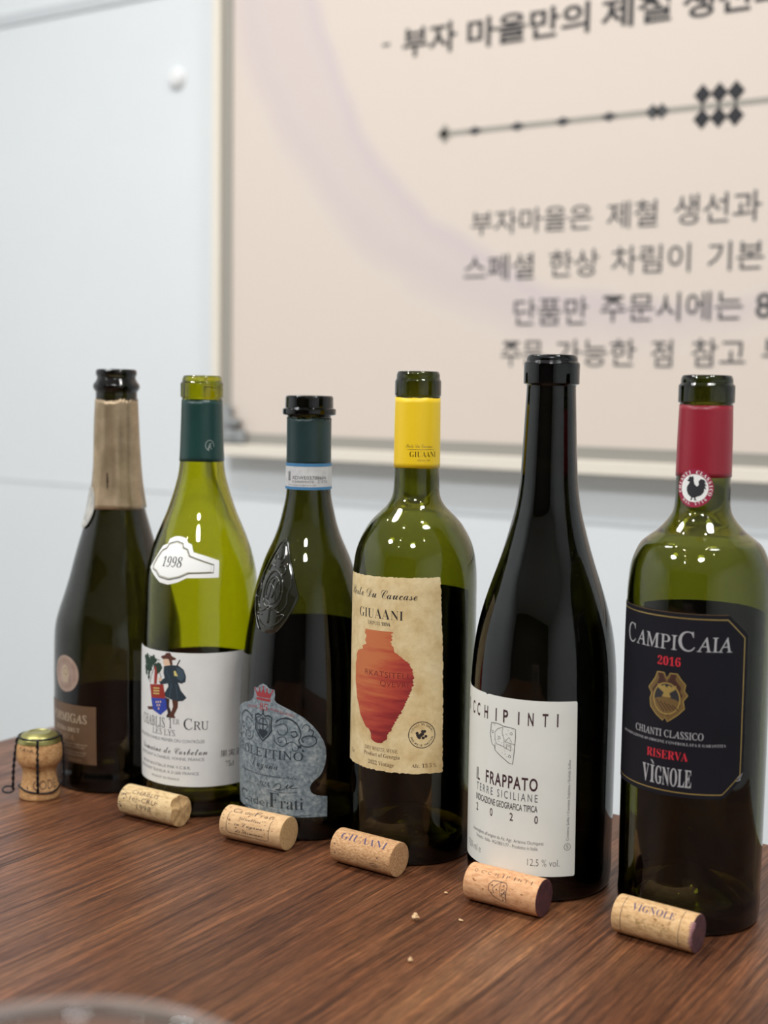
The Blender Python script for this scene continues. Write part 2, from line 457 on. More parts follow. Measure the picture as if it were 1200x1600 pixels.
bm = bmesh.new(); bxx, bzz = gx0+.004, gz0+.002
box_bm(bm, local(bxx, WALL_Y-.046, bzz), local(bxx+.046, WALL_Y-.038, bzz+.020), .002)
box_bm(bm, local(bxx, WALL_Y-.046, bzz+.020), local(bxx+.020, WALL_Y-.038, bzz+.056), .002)
box_bm(bm, local(bxx+.013, WALL_Y-.050, bzz+.026), local(bxx+.037, WALL_Y-.038, bzz+.036), .002)
cbk = from_bm('corner_bracket', bm, M['steel'], sgn, False); cbk['label'] = 'grey metal corner bracket'
# small round cap on the wall to the left
x, z = on_wall(278, 123, WALL_Y)
bm = bmesh.new(); lathe(bm, fillet([(0, .012), (.010, .012), (.016, .006), (.017, 0)], .004), 32)
o = from_bm('screw_cover', bm, M['plastic']); o.rotation_euler = (PI/2, 0, 0); o.location = (x, WALL_Y, z)
tag(o, 'small round white cap on the bare wall left of the sign', 'screw cover')

# ------------------------------------------------------------------ the table
m = mat('dark_brown_wood', srgb(110, 70, 48), .36, 0, .45); t = NT(m); M['wood'] = m
c1 = t.coord((26, 1.1, 1)); n1 = t.noise(c1, 1, 5, .62, .5)
c2 = t.coord((400, 9, 1)); n2 = t.noise(c2, 1, 4, .62, .7)
c3 = t.coord((6, 1.6, 1)); n3 = t.noise(c3, 1, 3, .5)
c4 = t.coord((900, 90, 1)); n4 = t.noise(c4, 1, 4, .65, .5)
r1 = t.ramp(n1, 'Fac', [(.28, srgb(72, 42, 27)), (.45, srgb(94, 58, 38)), (.60, srgb(109, 70, 46)), (.76, srgb(126, 88, 59))])
r2 = t.ramp(n2, 'Fac', [(.38, (.40, .35, .30, 1)), (.45, (.82, .80, .78, 1)), (.55, (.96, .95, .94, 1)), (.63, (1.5, 1.46, 1.38, 1))])
r3 = t.ramp(n3, 'Fac', [(.3, (.80, .77, .76, 1)), (.7, (1.04, 1.04, 1.04, 1))])
r4 = t.ramp(n4, 'Fac', [(.32, (.62, .59, .56, 1)), (.50, (1, 1, 1, 1)), (.68, (1.4, 1.38, 1.32, 1))])
a = t.mix(r1, r2, 1.0, 'MULTIPLY'); b_ = t.n('ShaderNodeMix'); b_.data_type = 'RGBA'; b_.blend_type = 'MULTIPLY'; b_.inputs[0].default_value = 1
t.t.links.new(a.outputs[2], b_.inputs[6]); t.l(r3, 'Color', b_, 7)
b2_ = t.n('ShaderNodeMix'); b2_.data_type = 'RGBA'; b2_.blend_type = 'MULTIPLY'; b2_.inputs[0].default_value = 1
t.t.links.new(b_.outputs[2], b2_.inputs[6]); t.l(r4, 'Color', b2_, 7); t.base(b2_)
rr = t.ramp(n2, 'Fac', [(.3, (.48, .48, .48, 1)), (.7, (.30, .30, .30, 1))]); t.l(rr, 'Color', t.p, 'Roughness')
t.bump(n2, 'Fac', .5, .0008)
TX0, TX1, TY0, TY1 = -.82, .06, -.55, .825
tb = empty('dining_table', ((TX0+TX1)/2, (TY0+TY1)/2, 0))
tag(tb, 'dark brown wooden table with streaky grain carrying all the bottles', 'table')
def tl(x, y, z): return (x-(TX0+TX1)/2, y-(TY0+TY1)/2, z)
bm = bmesh.new(); box_bm(bm, tl(TX0, TY0, TZ-.03), tl(TX1, TY1, TZ), .002); from_bm('tabletop', bm, M['wood'], tb, False)
bm = bmesh.new()
for lo, hi in (((TX0+.06, TY0+.06), (TX0+.08, TY1-.06)), ((TX1-.08, TY0+.06), (TX1-.06, TY1-.06)), ((TX0+.08, TY0+.06), (TX1-.08, TY0+.08)), ((TX0+.08, TY1-.08), (TX1-.08, TY1-.06))):
    box_bm(bm, tl(*lo, TZ-.11), tl(*hi, TZ-.03), .001)
from_bm('apron', bm, M['wood'], tb, False)
for x in (TX0+.05, TX1-.05-.055):
    for y in (TY0+.05, TY1-.05-.055):
        bm = bmesh.new(); box_bm(bm, tl(x, y, 0), tl(x+.055, y+.055, TZ-.03), .002); from_bm('leg', bm, M['wood'], tb, False)

# ------------------------------------------------------------------ bottles
BG = 'empty wine bottles in a row on the table'
class Bottle:
    """world position of the axis, outer profile (z, r) in mm; label angles count from the side that faces the camera"""
    def __init__(s, x, y, label, body, lip, R, gl, corner=6, wall=3.0, neck_in=9.2, punt=22, seg=128):
        s.R = R
        L = math.hypot(x, y); s.root = empty('wine_bottle', (x, y, TZ), math.atan2(-x/L, y/L))
        tag(s.root, label, 'bottle', BG)
        pr = catmull(sorted(body), 7)
        s.prof = pr
        outer = fillet([(0, punt), (R*.45, punt*.62), (R-corner-5, 1.6), (R-corner-2.0, 0), (R-.6, 0), (R, corner*1.5), (R, corner*2.2)], [0, 8, 2, 1, corner, corner*.4, 0], 7)
        outer += [(r, z) for z, r in pr if z > corner*2.3]
        outer = [(r, z) for r, z in outer]+lip
        top = lip[-1][1]
        # inner wall follows the outer one
        inner = []
        for z, r in pr:
            if z > 14: inner.append((max(neck_in, r-wall), z))
        inner = [q for q in inner if q[1] < lip[0][1]-1]
        base_in = fillet([(0, punt+6), (R*.45, punt*.62+6.5), (R-corner-6, 8), (R-wall-1, 9), (R-wall, 16)], [0, 8, 4, 6, 0], 6)
        inn = base_in+[q for q in inner if q[1] > 17]+[(neck_in, top-4), (neck_in+.4, top-1.2)]
        prof = outer+inn[::-1]
        bm = bmesh.new(); lathe(bm, [(r*mm, z*mm) for r, z in prof], seg)
        bmesh.ops.recalc_face_normals(bm, faces=bm.faces)
        s.body = from_bm('glass_body', bm, gl, s.root)
    def r(s, z):
        p = s.prof
        if z <= p[0][0]: return p[0][1]
        for a, b in zip(p, p[1:]):
            if a[0] <= z <= b[0]:
                return a[1]+(b[1]-a[1])*(z-a[0])/max(b[0]-a[0], 1e-6)
        return p[-1][1]
    def fn(s, Rref):
        def f(a, z, off):
            ph = a/Rref; rr = (s.r(z)+off)*mm
            return (rr*math.sin(ph), -rr*math.cos(ph), z*mm)
        return f
    def sheet(s, Rref=None, ds=2.0, dt=3.0): return Sheet(s.fn(Rref or s.R), ds, dt)
    def sleeve(s, name, z0, z1, m, off=.3, th=.18, rag0=0, rag1=0, pleat=0, seg=96, flare=0, rows=14):
        """foil around the neck; rag: uneven edges, pleat: shallow vertical folds"""
        bm = bmesh.new(); g = []
        rnd = [random.uniform(-1, 1) for _ in range(seg)]
        rn2 = [random.uniform(-1, 1) for _ in range(seg)]
        for lay in (0, 1):
            rows_ = []
            for i in range(rows+1):
                t_ = i/rows; ring = []
                for k in range(seg):
                    a = 2*PI*k/seg
                    zz = z0+(z1-z0)*t_
                    zz += rag0*(.6*math.sin(3*a+1)+.4*rnd[k]*.5)*(1-t_)**4+rag1*(.5*math.sin(4*a)+.8*rn2[k])*t_**6
                    pl = pleat*(math.sin(7*a+2.2*t_)*.5+math.sin(11*a-1.5*t_+1)*.35+.5*math.sin(5*a+6*t_))*(.4+.6*(1-t_))
                    rr = s.r(zz)+off+pl+flare*(1-t_)**6+(th if lay == 0 else 0)
                    ring.append(bm.verts.new((rr*mm*math.cos(a), rr*mm*math.sin(a), zz*mm)))
                rows_.append(ring)
            g.append(rows_)
        for lay in (0, 1):
            for A, B in zip(g[lay], g[lay][1:]):
                for k in range(seg):
                    q = (A[k], A[(k+1) % seg], B[(k+1) % seg], B[k]); bm.faces.new(q if lay == 0 else q[::-1])
        for i in (0, rows):
            for k in range(seg):
                q = (g[0][i][k], g[1][i][k], g[1][i][(k+1) % seg], g[0][i][(k+1) % seg]); bm.faces.new(q if i == 0 else q[::-1])
        bmesh.ops.recalc_face_normals(bm, faces=bm.faces)
        return from_bm(name, bm, m, s.root)

def paper(name, c1, c2, scale=60, rough=.6, lo=.35, hi=.65, bump=.1): return mottled(name, c1, c2, scale, rough, lo, hi, None, bump)
P_ON, P_IN, INK = .20, .06, .25            # paper face, paper back and ink above the glass, mm

# the lips: (r, z) polylines from neck to mouth
def lip_band(neck, band, zb0, zb1, top, zt, nin):
    return fillet([(neck, zb0-1.2), (neck+.2, zb0-.4), (band, zb0), (band, zb1), (top, zb1+1.2), (top, zt-2), (top-1.0, zt), (nin+1.2, zt)], [0, .4, .7, .6, .5, 1.2, 1.2, 0], 4)+[(nin+.6, zt-.4)]

# --- 1: the cava bottle, far left
G1 = glass('dark_olive_glass', (640, 670, 1000))
b1 = Bottle(-.6752, .6914, 'dark bottle with gold foil neck and brown label, leftmost of the row', [(13, 43.6), (40, 44.6), (78, 44.8), (101, 44.5), (113, 43.7), (121, 42.0), (139, 36.2), (150, 33.0), (162, 29.9), (173, 26.8), (181, 24.4), (190, 21.9), (198, 19.9), (213, 17.5), (227, 16.4), (241, 15.9), (259, 15.3), (274, 14.6), (280, 14.5)],
            fillet([(14.5, 280.3), (15.2, 281), (16.4, 283), (16.4, 285.2), (14.2, 288.3), (13.3, 290.4), (14.3, 292.3), (14.5, 295), (13.4, 296.3), (10.6, 296.3)], [0, .5, 1.2, 1.2, 1.2, 1.2, 1, 1, .8, 0], 5)+[(10, 295.9)], 44.5, G1, corner=5)
foil = mottled('gold_foil', srgb(180, 158, 128), srgb(152, 132, 104), 60, .36); foil.node_tree.nodes['Principled BSDF'].inputs['Metallic'].default_value = .6
b1.sleeve('foil_sleeve', 197.5, 274.5, foil, .35, .2, .6, 1.1, .75, 160, .3, 24)
pb = paper('brown_label', srgb(104, 78, 55), srgb(92, 68, 48), 50, .5); pk = mat('pale_bronze_ink', srgb(176, 156, 132), .45); br = mat('bronze_ink', srgb(140, 112, 84), .45)
s_ = b1.sheet()
s_.rect(-66.3, 20.4, -14.8, 62, pb, P_ON, P_IN)
s_.text('FORMIGAS', -60.5, -21.8, 49.6, 5.8, pk, INK, 'roman', .012)
s_.text('EXTRA BRUT', -54.5, -27.6, 42.6, 3.0, pk, INK, 'serif')
s_.text('CAVA', -49.5, -32.4, 36.8, 3.8, br, INK, 'roman', .006)
for z, a, b in ((33.6, -58, -22), (31.6, -58, -24), (27.9, -58, -23), (25.9, -56, -24)): s_.text('vinificado con metodo tradicional', a, b, z, 1.2, pk, INK)
s_.text('BRUT NATURE', -52, -26, 21.8, 1.7, br, INK, 'serif')
s_.build('label', b1.root)
s_ = b1.sheet()
md = mottled('pale_bronze_seal', srgb(168, 142, 130), srgb(146, 122, 110), 120, .45)
s_.disc(-41, 83.3, 13.0, 12.9, md, P_ON, 48, P_IN)
s_.ring(-41, 83.3, 11.8, 11.7, .5, pk, INK); s_.ring(-41, 83.3, 9.2, 9.2, .4, br, INK)
s_.arc_text('RESERVA DE LA FAMILIA', -41, 83.3, 9.7, 2.9, -2.6, 1.4, br, INK)
s_.poly([(-44, 77), (-38, 77), (-37.5, 80), (-36.5, 84), (-38, 88), (-41, 90), (-44, 88.5), (-45, 85), (-46, 82.5), (-44.5, 81.5)], pk, INK); s_.ring(-40.5, 85, 2.2, 2.4, .5, br, INK+.02)
o = s_.build('round_seal', b1.root); o['label'] = 'round pale bronze seal above the label'
s_ = b1.sheet(18, 1.2, 1.5)
sv = mottled('silver_seal', srgb(196, 194, 186), srgb(150, 150, 146), 140, .4)
s_.disc(-23.5, 198.5, 8.2, 15, sv, 1.5, 40, 1.1); s_.ring(-23.5, 198.5, 7.2, 13.4, .6, M['line_grey'], 1.58); s_.ring(-23.5, 198.5, 4.6, 8.6, .5, M['line_grey'], 1.58)
o = s_.build('neck_seal', b1.root); o['label'] = 'oval silver seal at the foot of the foil'

# --- 2: the pale green bottle
G2 = glass('yellow_green_glass', (150, 150, 1000))
b2 = Bottle(-.5891, .6841, 'yellow-green see-through bottle with a white label and a 1998 neck tag', [(13, 39.8), (40, 40.3), (80, 40.3), (105, 40.1), (121, 39.5), (139, 38.5), (150, 37.9), (161, 36.9), (174, 33.9), (183, 30.8), (192, 27.1), (200, 23.7), (208, 20.9), (214, 19.0), (220, 17.3), (227, 15.7), (236, 14.7), (250, 14.1), (262, 13.7), (276.5, 13.3)],
            lip_band(13.3, 14.4, 277.8, 287.2, 13.2, 292.3, 9.3), 40.3, G2, neck_in=10.4)
s_c = mottled('dark_green_foil', srgb(22, 62, 56), srgb(18, 52, 48), 30, .35)
b2.sleeve('capsule', 235, 276, s_c, .25, .15, .15, .5)
gr = mat('grey_silver_ink', srgb(150, 160, 156), .35, .4)
s_ = b2.sheet(14.5, 1.2)
s_.ring(5.2, 246, 2.9, 3.4, .5, gr, .55, 28, -.3, 4.6); s_.line([(4.0, 243.2), (5.4, 247), (7.0, 247.6)], [.9, .9, .3], gr, .55); s_.line([(6.6, 243.6), (5.2, 244.9), (6.4, 245.6)], .6, gr, .55)
s_.build('recycling_mark', b2.root)
wl = paper('white_label', srgb(228, 228, 224), srgb(220, 220, 217), 40, .5)
ink = mat('dark_label_ink', srgb(40, 42, 46), .55); inkg = mat('grey_label_ink', srgb(104, 106, 108), .55)
def pts_z(ox, oy, k, kz, z0, lst, s0): return [(s0+(x-ox)*k, z0-(y-oy)*kz) for x, y in lst]
s_ = b2.sheet()
s_.rect(-61, 21.3, 36.5, 110.9, wl, P_ON, P_IN)
# printed picture: a man in a blue coat and wide hat beside a vine and a shield
navy = mat('navy_print', srgb(36, 52, 62), .6); navy2 = mat('blue_grey_print', srgb(62, 80, 92), .6); leaf = mat('leaf_print', srgb(24, 54, 38), .6); redp = mat('red_print', srgb(150, 42, 30), .6); bluep = mat('blue_print', srgb(44, 66, 160), .6); brownp = mat('brown_print', srgb(84, 46, 32), .6); flesh = mat('flesh_print', srgb(222, 190, 160), .6); dkp = mat('dark_print', srgb(48, 30, 26), .6); paleye = mat('pale_yellow_print', srgb(214, 200, 120), .6)
I = INK
fn_plain = s_.fn; s_.fn = lambda a, z, off: fn_plain(a, z+1.9, off)
s_.poly([(-29, 105), (-27.5, 106.2), (-25.6, 106.6), (-24.5, 108.2), (-21.5, 108.6), (-20, 106.4), (-17.2, 105.4), (-17, 104.4), (-20, 103.6), (-24, 104.4), (-27, 103.8)], brownp, I+.03)
s_.poly([(-26.6, 104.4), (-22, 104.6), (-20.6, 101.6), (-22.5, 99.2), (-25.6, 99.4), (-27, 101.5)], flesh, I)
s_.poly([(-22.4, 104.2), (-20, 103.8), (-19.4, 101), (-21, 100)], brownp, I+.02)
s_.poly([(-26.2, 99.2), (-20, 100.6), (-15, 100.4), (-11.6, 98), (-10, 93.5), (-10.4, 90), (-13, 88.6), (-15.5, 89.2), (-13.5, 84), (-9.6, 79.4), (-12, 77.2), (-16, 76.6), (-20, 77.4), (-25, 79), (-25.8, 81), (-22.6, 86), (-23, 88), (-29, 86.6), (-30.4, 88.4), (-25.6, 91.4), (-26.6, 95)], navy, I+.01)
s_.poly([(-16.6, 99.6), (-12.2, 97.6), (-10.8, 93), (-13, 90.2), (-16.4, 92)], navy2, I+.03)
s_.line([(-20, 88.5), (-21.8, 79)], .5, navy2, I+.03); s_.line([(-17, 88), (-15.6, 78)], .5, navy2, I+.03); s_.line([(-24, 97), (-21, 90)], .4, navy2, I+.03)
s_.poly([(-18.6, 96.6), (-17.4, 97), (-15.6, 93.4), (-18.2, 93.6)], paleye, I+.04)
s_.line([(-16.8, 99.4), (-14.2, 104.4)], .9, dkp, I+.02)
s_.poly([(-25.4, 78.8), (-21.6, 77.6), (-22, 73), (-19.6, 67), (-17.6, 66.4), (-17.4, 65.2), (-24, 65.2), (-24, 66.4), (-23, 68)], dkp, I)
s_.poly([(-19.8, 77.4), (-15.4, 77), (-15.6, 72.6), (-18, 67.6), (-18, 65.4), (-21.4, 65.4), (-22.4, 67), (-20.4, 69), (-19, 73)], brownp, I+.01)
s_.poly([(-40, 85.2), (-26.6, 87), (-23.6, 70.6), (-29, 66), (-36.6, 68.6)], redp, I+.02)
s_.poly([(-38.4, 76.3), (-24.6, 77.7), (-23.6, 70.6), (-29, 66), (-36.6, 68.6)], bluep, I+.03)
for x, z in ((-33, 74.2), (-31, 74.6), (-29, 75), (-32, 72.2), (-30, 72.6), (-30.6, 70.2)): s_.disc(x, z, .6, .8, flesh, I+.05, 10)
for z in (83.2, 81.4, 79.6): s_.line([(-36, z), (-30, z+.7)], .7, paleye, I+.05)
s_.poly([(-35.4, 86), (-32.6, 86.4), (-32, 92), (-33.2, 98), (-34.6, 98), (-35, 92)], redp, I)
s_.line([(-40, 86), (-38, 92), (-35.6, 96)], .5, dkp, I); s_.line([(-28, 87), (-28.6, 92), (-31, 96)], .5, dkp, I)
for x, z, rx, rz in ((-44, 101.5, 3.6, 3.6), (-41, 97, 3, 5), (-45, 95, 1.7, 4.6), (-36.5, 101.8, 3.4, 3.4), (-32.4, 97, 2.8, 4), (-41.5, 90.5, 1.2, 3), (-38.6, 99.6, 2.2, 3), (-30, 98, 2, 3.2)):
    s_.poly([(x+rx*(1+.28*math.sin(5*q+x))*math.cos(q), z+rz*(1+.22*math.sin(5*q+z))*math.sin(q)) for q in [2*PI*k/20 for k in range(20)]], leaf, I-.01+.002*abs(x) % .02)
s_.line([(-43, 104.5), (-36, 103.6), (-30, 102.6)], .5, leaf, I); s_.disc(-29.3, 90, 1.4, 1.4, flesh, I+.03, 12)
s_.poly([(-43.5, 69.4), (-37, 70.6), (-36.4, 68.6), (-42, 67.6)], brownp, I)
s_.fn = fn_plain
s_.text('CHABLIS', -49.8, -25.4, 59.8, 6.6, ink, I, 'roman', .002); s_.text('1', -22.3, -20, 60, 7.2, ink, I, 'serif', -.012)
s_.text('ER', -19.2, -14.4, 63.2, 3.3, ink, I, 'roman', 0); s_.text([('C', 1.3), ('RU', 1)], -11.6, 4.8, 60, 5.6, ink, I, 'roman', .002)
s_.text('LES LYS', -36.6, -17.6, 54.9, 4.1, ink, I, 'roman', 0)
s_.text('APPELLATION CHABLIS PREMIER CRU CONTRÔLÉE', -56, 2.2, 51.0, 2.0, inkg, I)
s_.text('Domaine de Corbeton', -50.5, 4, 43.0, 5.0, ink, I, 'hand', -.002)
s_.text('NÉGOCIANT A CHABLIS, YONNE, FRANCE', -53, 2, 39.0, 1.9, inkg, I)
s_.text('MIS EN BOUTEILLE PAR V.C.B.B.', -50, -7, 33.2, 1.9, inkg, I); s_.text('NÉGOCIANT ÉLEVEUR À 21200 FRANCE', -54, -1.5, 29.4, 1.9, inkg, I)
s_.text('PRODUIT DE FRANCE', -38, -14.8, 25.2, 1.5, inkg, I)
V, F = glyphs('果実酒', 'cjk', -.004); lo = min(a for a, b in V); hi = max(a for a, b in V); b0 = min(b for a, b in V)
s_.flat([(12.6+(a-lo)/(hi-lo)*16.6, 40.6+(b-b0)*5.2) for a, b in V], F, ink, I)
s_.text('75cl', 16.5, 22.6, 33.8, 3.7, ink, I, 'serif', -.012)
s_.build('label', b2.root)
s_ = b2.sheet(37, 1.6, 1.6)
out_ = [(-44, 164.5), (-41, 168.5), (-38.5, 172), (-35.5, 176.5), (-33.2, 179.8), (-28.4, 181.3), (-28, 184.4), (-24, 186), (-19.6, 186.6), (-15.5, 186.2), (-12, 185.2), (-10.8, 182.8), (-7.6, 181.6), (-5.9, 176.8), (3, 174.4), (12.4, 171.3), (11.3, 160.3), (0, 160.3), (-9.8, 160.1), (-16, 157), (-22.9, 155.1), (-30, 156), (-36.4, 159.8), (-40.4, 162.2)]
s_.poly(out_, M['white'], .22, .06)
gd = mat('grey_gold_ink', srgb(150, 140, 104), .35, .4); gk = mat('dark_border_ink', srgb(96, 98, 84), .4)
inn = [(-40, 166.5), (-36.8, 171.5), (-34.5, 174.6), (-32.5, 177), (-28.6, 178.6), (-27, 181.6), (-20, 183.4), (-14.4, 182), (-14, 179.6), (-10.4, 178.4), (-8.4, 174.2), (8.4, 168.6), (7.8, 163.6), (-8.6, 163.1), (-15, 160.2), (-22.5, 158.4), (-31, 159.6), (-35, 162.8), (-39.4, 164)]
s_.line(inn+[inn[0]], .8, gk, .28); s_.line([(-20+(a+20)*.94, 171+(b-171)*.93) for a, b in inn+[inn[0]]], .35, gd, .28)
s_.text('1998', -30.2, -14.2, 166.6, 6.6, ink, .29, 'serif', -.013, 0, .15)
o = s_.build('neck_tag', b2.root); o['label'] = 'white cut-out tag printed 1998'
s_ = b2.sheet(); s_.rect(70, 13, 182, 100, wl, P_ON, P_IN); s_.build('back_label_or_shade_sheet', b2.root)  # added unseen sheet behind the front label, darkens the foot of the bottle
s_ = b1.sheet(); s_.rect(82, 12, 196, 62, M['black'], P_ON, P_IN); s_.build('back_label_or_shade_sheet', b1.root)  # added black sheet, puts shade into the lower glass

# --- 3: the embossed bottle
G3 = glass('dark_brown_green_glass', (520, 520, 1000))
b3 = Bottle(-.5050, .6913, 'dark embossed bottle with a mottled blue-grey cut-out label and blue-edged neck strip', [(13, 42.6), (40, 43.5), (70, 43.5), (87, 43.1), (103, 42.3), (121, 40.4), (136, 38.1), (150, 35.2), (164, 31.5), (176, 27.4), (188.5, 21.9), (197, 18.9), (205.5, 16.8), (214, 15.0), (220, 14.4), (231, 14.2), (247, 14.0), (266.5, 14.0)],
            fillet([(14, 266.8), (14.4, 267.4), (17.2, 268), (17.2, 271.8), (15.5, 272.4), (15.4, 279.2), (14.4, 280.3), (10.4, 280.3)], [0, .3, .8, .8, .4, .9, .8, 0], 4)+[(9.8, 279.9)], 43.4, G3)
b3.sleeve('capsule', 236.5, 266.0, mottled('dark_green_cap_foil', srgb(26, 52, 52), srgb(20, 44, 46), 25, .4), .25, .15, .1, .7)
blu = mat('blue_print_band', srgb(62, 120, 164), .5); stp = paper('grey_strip_paper', srgb(206, 206, 204), srgb(190, 190, 190), 220, .6)
o = b3.sleeve('neck_strip', 220.4, 237.2, stp, .5, .12); o['label'] = 'pale paper strip with blue edges'
s_ = b3.sheet(14.8, 1.0)
for z0, z1 in ((220.4, 222.2), (235.2, 237.2)): s_.rect(-46.4, z0, 46.4, z1, blu, .68)
s_.text('XDWE03788604', -11.6, 12.2, 227, 2.2, ink, .68, 'sans', -.006); s_.text('0154069MIXDE', -11.6, 3.4, 224.8, 1.5, inkg, .68); s_.text('C 0.75l', 6, 13.4, 224.8, 1.7, inkg, .68)
s_.text('denominazione di origine controllata', -15, 5, 223.0, .8, inkg, .68)
for k in range(5): s_.rect(-15.5+k*.5, 226, -15.2+k*.5, 232, inkg, .68)
st_o = s_.build('strip_print', o); 
sl = mat('blue_grey_label', srgb(150, 162, 168), .55); t = NT(sl)
n1 = t.noise(t.coord(), 420, 6, .65); n2 = t.noise(t.coord(), 110, 5, .65)
r1 = t.ramp(n1, 'Fac', [(.3, srgb(84, 97, 104)), (.48, srgb(120, 132, 138)), (.72, srgb(168, 174, 174))]); r2 = t.ramp(n2, 'Fac', [(.3, (.72, .76, .80, 1)), (.65, (1.1, 1.1, 1.08, 1))])
t.base(t.mix(r1, r2, 1.0, 'MULTIPLY'))
s_ = b3.sheet()
out3 = [(-64, 76.6), (-58, 80.4), (-50, 83.8), (-42.5, 86), (-39, 88.4), (-38, 91.5), (-38.2, 95.9), (-35, 95.8), (-33, 98), (-30, 99.2), (-27.4, 98.4), (-25.6, 96.8), (-21.2, 96.2), (-20.6, 93), (-21, 90), (-19.6, 88.4), (-14, 86), (-9.9, 84.4), (-5, 82), (-1.4, 79.8), (4, 75), (7.8, 70.4), (11, 65), (12.6, 60), (12.9, 55), (12.3, 50.4), (10.8, 45.8), (8.7, 42.4), (5.6, 40), (3.5, 37.6), (2.7, 35.2), (3.4, 32.6), (5, 31), (7.6, 30), (14, 29), (14.2, 13.3), (-72.5, 12.6), (-72.5, 30), (-67, 36), (-66, 60)]
s_.poly(out3, sl, P_ON, P_IN)
ik3 = mat('blue_black_ink', srgb(34, 46, 54), .55); rd3 = mat('dull_red_ink', srgb(150, 48, 56), .55)
s_.poly([(-35.4, 88.4), (-23.8, 88.4), (-23.6, 90), (-35.6, 90)], rd3, I)
s_.poly([(-35.2, 90.5), (-24, 90.5), (-22.4, 95.2), (-25, 93), (-26.6, 95.6), (-28, 93.2), (-29.6, 96.8), (-31.4, 93.2), (-33, 95.4), (-34.2, 93), (-37, 95)], rd3, I)
for x, z in ((-22.4, 95.4), (-26.6, 96), (-29.6, 97.2), (-33, 95.8), (-37, 95.2)): s_.disc(x, z, .7, .8, rd3, I+.01, 10)
s_.text('85', -32.4, -25.8, 82.4, 4.2, rd3, I, 'serif'); s_.text('OLTRE', -44.5, -34.4, 82, 1.6, rd3, I, 'sans', 0, .12); s_.text('ANNI DI VINO', -24, -7, 83.4, 1.6, rd3, I, 'sans', 0, -.2)
cr = [(-36, 78.6), (-33, 79.6), (-31, 78.6), (-29.4, 80.4), (-27.6, 78.6), (-25.4, 79.6), (-22.4, 78.6), (-23, 74), (-22.6, 70), (-25, 66.6), (-29.2, 62.6), (-33, 66.6), (-35.6, 70), (-35.2, 74)]
s_.line(cr+[cr[0]], 1.2, ik3, I); s_.line([(-29.2+(a+29.2)*.78, 71.5+(b-71.5)*.78) for a, b in cr+[cr[0]]], .6, ik3, I)
s_.poly([(-33, 70), (-25.6, 70), (-26, 67), (-29.2, 64.2), (-32.4, 67)], ik3, I); s_.rect(-29.7, 68, -28.7, 77, ik3, I); s_.rect(-32.4, 73, -26, 73.9, ik3, I); s_.ring(-29.2, 73.4, 3.6, 3.8, .6, ik3, I)
s_.line([(-29.2, 80.4), (-29.2, 83)], 1.2, ik3, I)
def spiral(cx, cz, r0, r1, a0, turns, w):
    n = int(26*abs(turns))+4; s_.line([(cx+(r0+(r1-r0)*k/n)*math.cos(a0+2*PI*turns*k/n)*1.15, cz+(r0+(r1-r0)*k/n)*math.sin(a0+2*PI*turns*k/n)) for k in range(n+1)], [w*(.35+.65*math.sin(PI*k/n)) for k in range(n+1)], ik3, I)
def curve(P, w): s_.line(catmull2(P), w, ik3, I)
def catmull2(P, n=8):
    out = []
    for i in range(len(P)-1):
        p0, p1, p2, p3 = (Vector(P[max(i-1, 0)]), Vector(P[i]), Vector(P[i+1]), Vector(P[min(i+2, len(P)-1)]))
        for k in range(n):
            u = k/n; q = .5*((2*p1)+(-p0+p2)*u+(2*p0-5*p1+4*p2-p3)*u*u+(-p0+3*p1-3*p2+p3)*u**3); out.append((q.x, q.y))
    out.append(P[-1]); return out
for sx in (1, -1):
    mx_ = lambda P: [(-29.2+sx*(a+29.2), b) for a, b in P]
    curve(mx_([(-20, 75.5), (-16, 78.5), (-10, 78.5), (-5, 74.5), (-3.2, 69), (-4.4, 65), (-2, 62), (2.6, 61.5), (6.4, 64), (5.6, 67.4), (1, 68.4), (-2.6, 66.6), (-1.4, 64.2)]), .75)
    curve(mx_([(-20, 73.5), (-14, 75.5), (-11.6, 72), (-13.4, 68.6), (-17, 68.6), (-18.6, 71)]), .55)
    curve(mx_([(-19.6, 77), (-12, 79.6), (-5, 76)]), .4)
    curve(mx_([(-20.8, 67.6), (-19.4, 63), (-14.8, 61), (-12.2, 63.6), (-13.6, 67), (-17.4, 66.4), (-17.6, 63.8), (-15.4, 63.4)]), .5)
    curve(mx_([(-12.4, 62.6), (-9, 64.4), (-5.4, 62.4), (-5, 59.4), (-7.6, 58.6), (-8.4, 60.4)]), .5)
    curve(mx_([(-2.6, 73), (-.6, 75.6), (2.4, 74), (1.6, 71)]), .5); curve(mx_([(2.4, 72.6), (4.6, 71), (3.6, 67.6)]), .8)
    curve(mx_([(-9.6, 70.4), (-6.6, 71), (-5.6, 68.6), (-7.8, 67.4), (-9.4, 68.8)]), .8)
    s_.disc(-29.2+sx*25.4, 61.4, 1.1, 1.1, ik3, I, 12); s_.disc(-29.2+sx*27.4, 58.8, .8, .8, ik3, I, 12)
s_.text('BROLETTINO', -60, -1.6, 52.5, 5.6, ik3, I, 'roman', .004)
s_.text('Lugana', -39.8, -18, 45.6, 5.2, ik3, I, 'hand', -.002)
s_.text('denominazione di origine controllata', -52, -6, 40.4, 2.0, ik3, I, 'script'); s_.text('Annata', -45, -36, 33, 2.6, inkg, I, 'fine')
s_.text('2024', -34.2, -23.6, 33.4, 3.3, ik3, I, 'serif', -.012)
curve([(-21.4, 33.6), (-19, 36.4), (-16, 36.4), (-16.6, 33.6), (-19.6, 32.6), (-14, 33.4), (-11, 37), (-12, 34), (-8, 36.6), (-9.6, 34.4), (-5, 35)], .5); curve([(-25, 31.8), (-15, 31.2), (-5, 32)], .3)
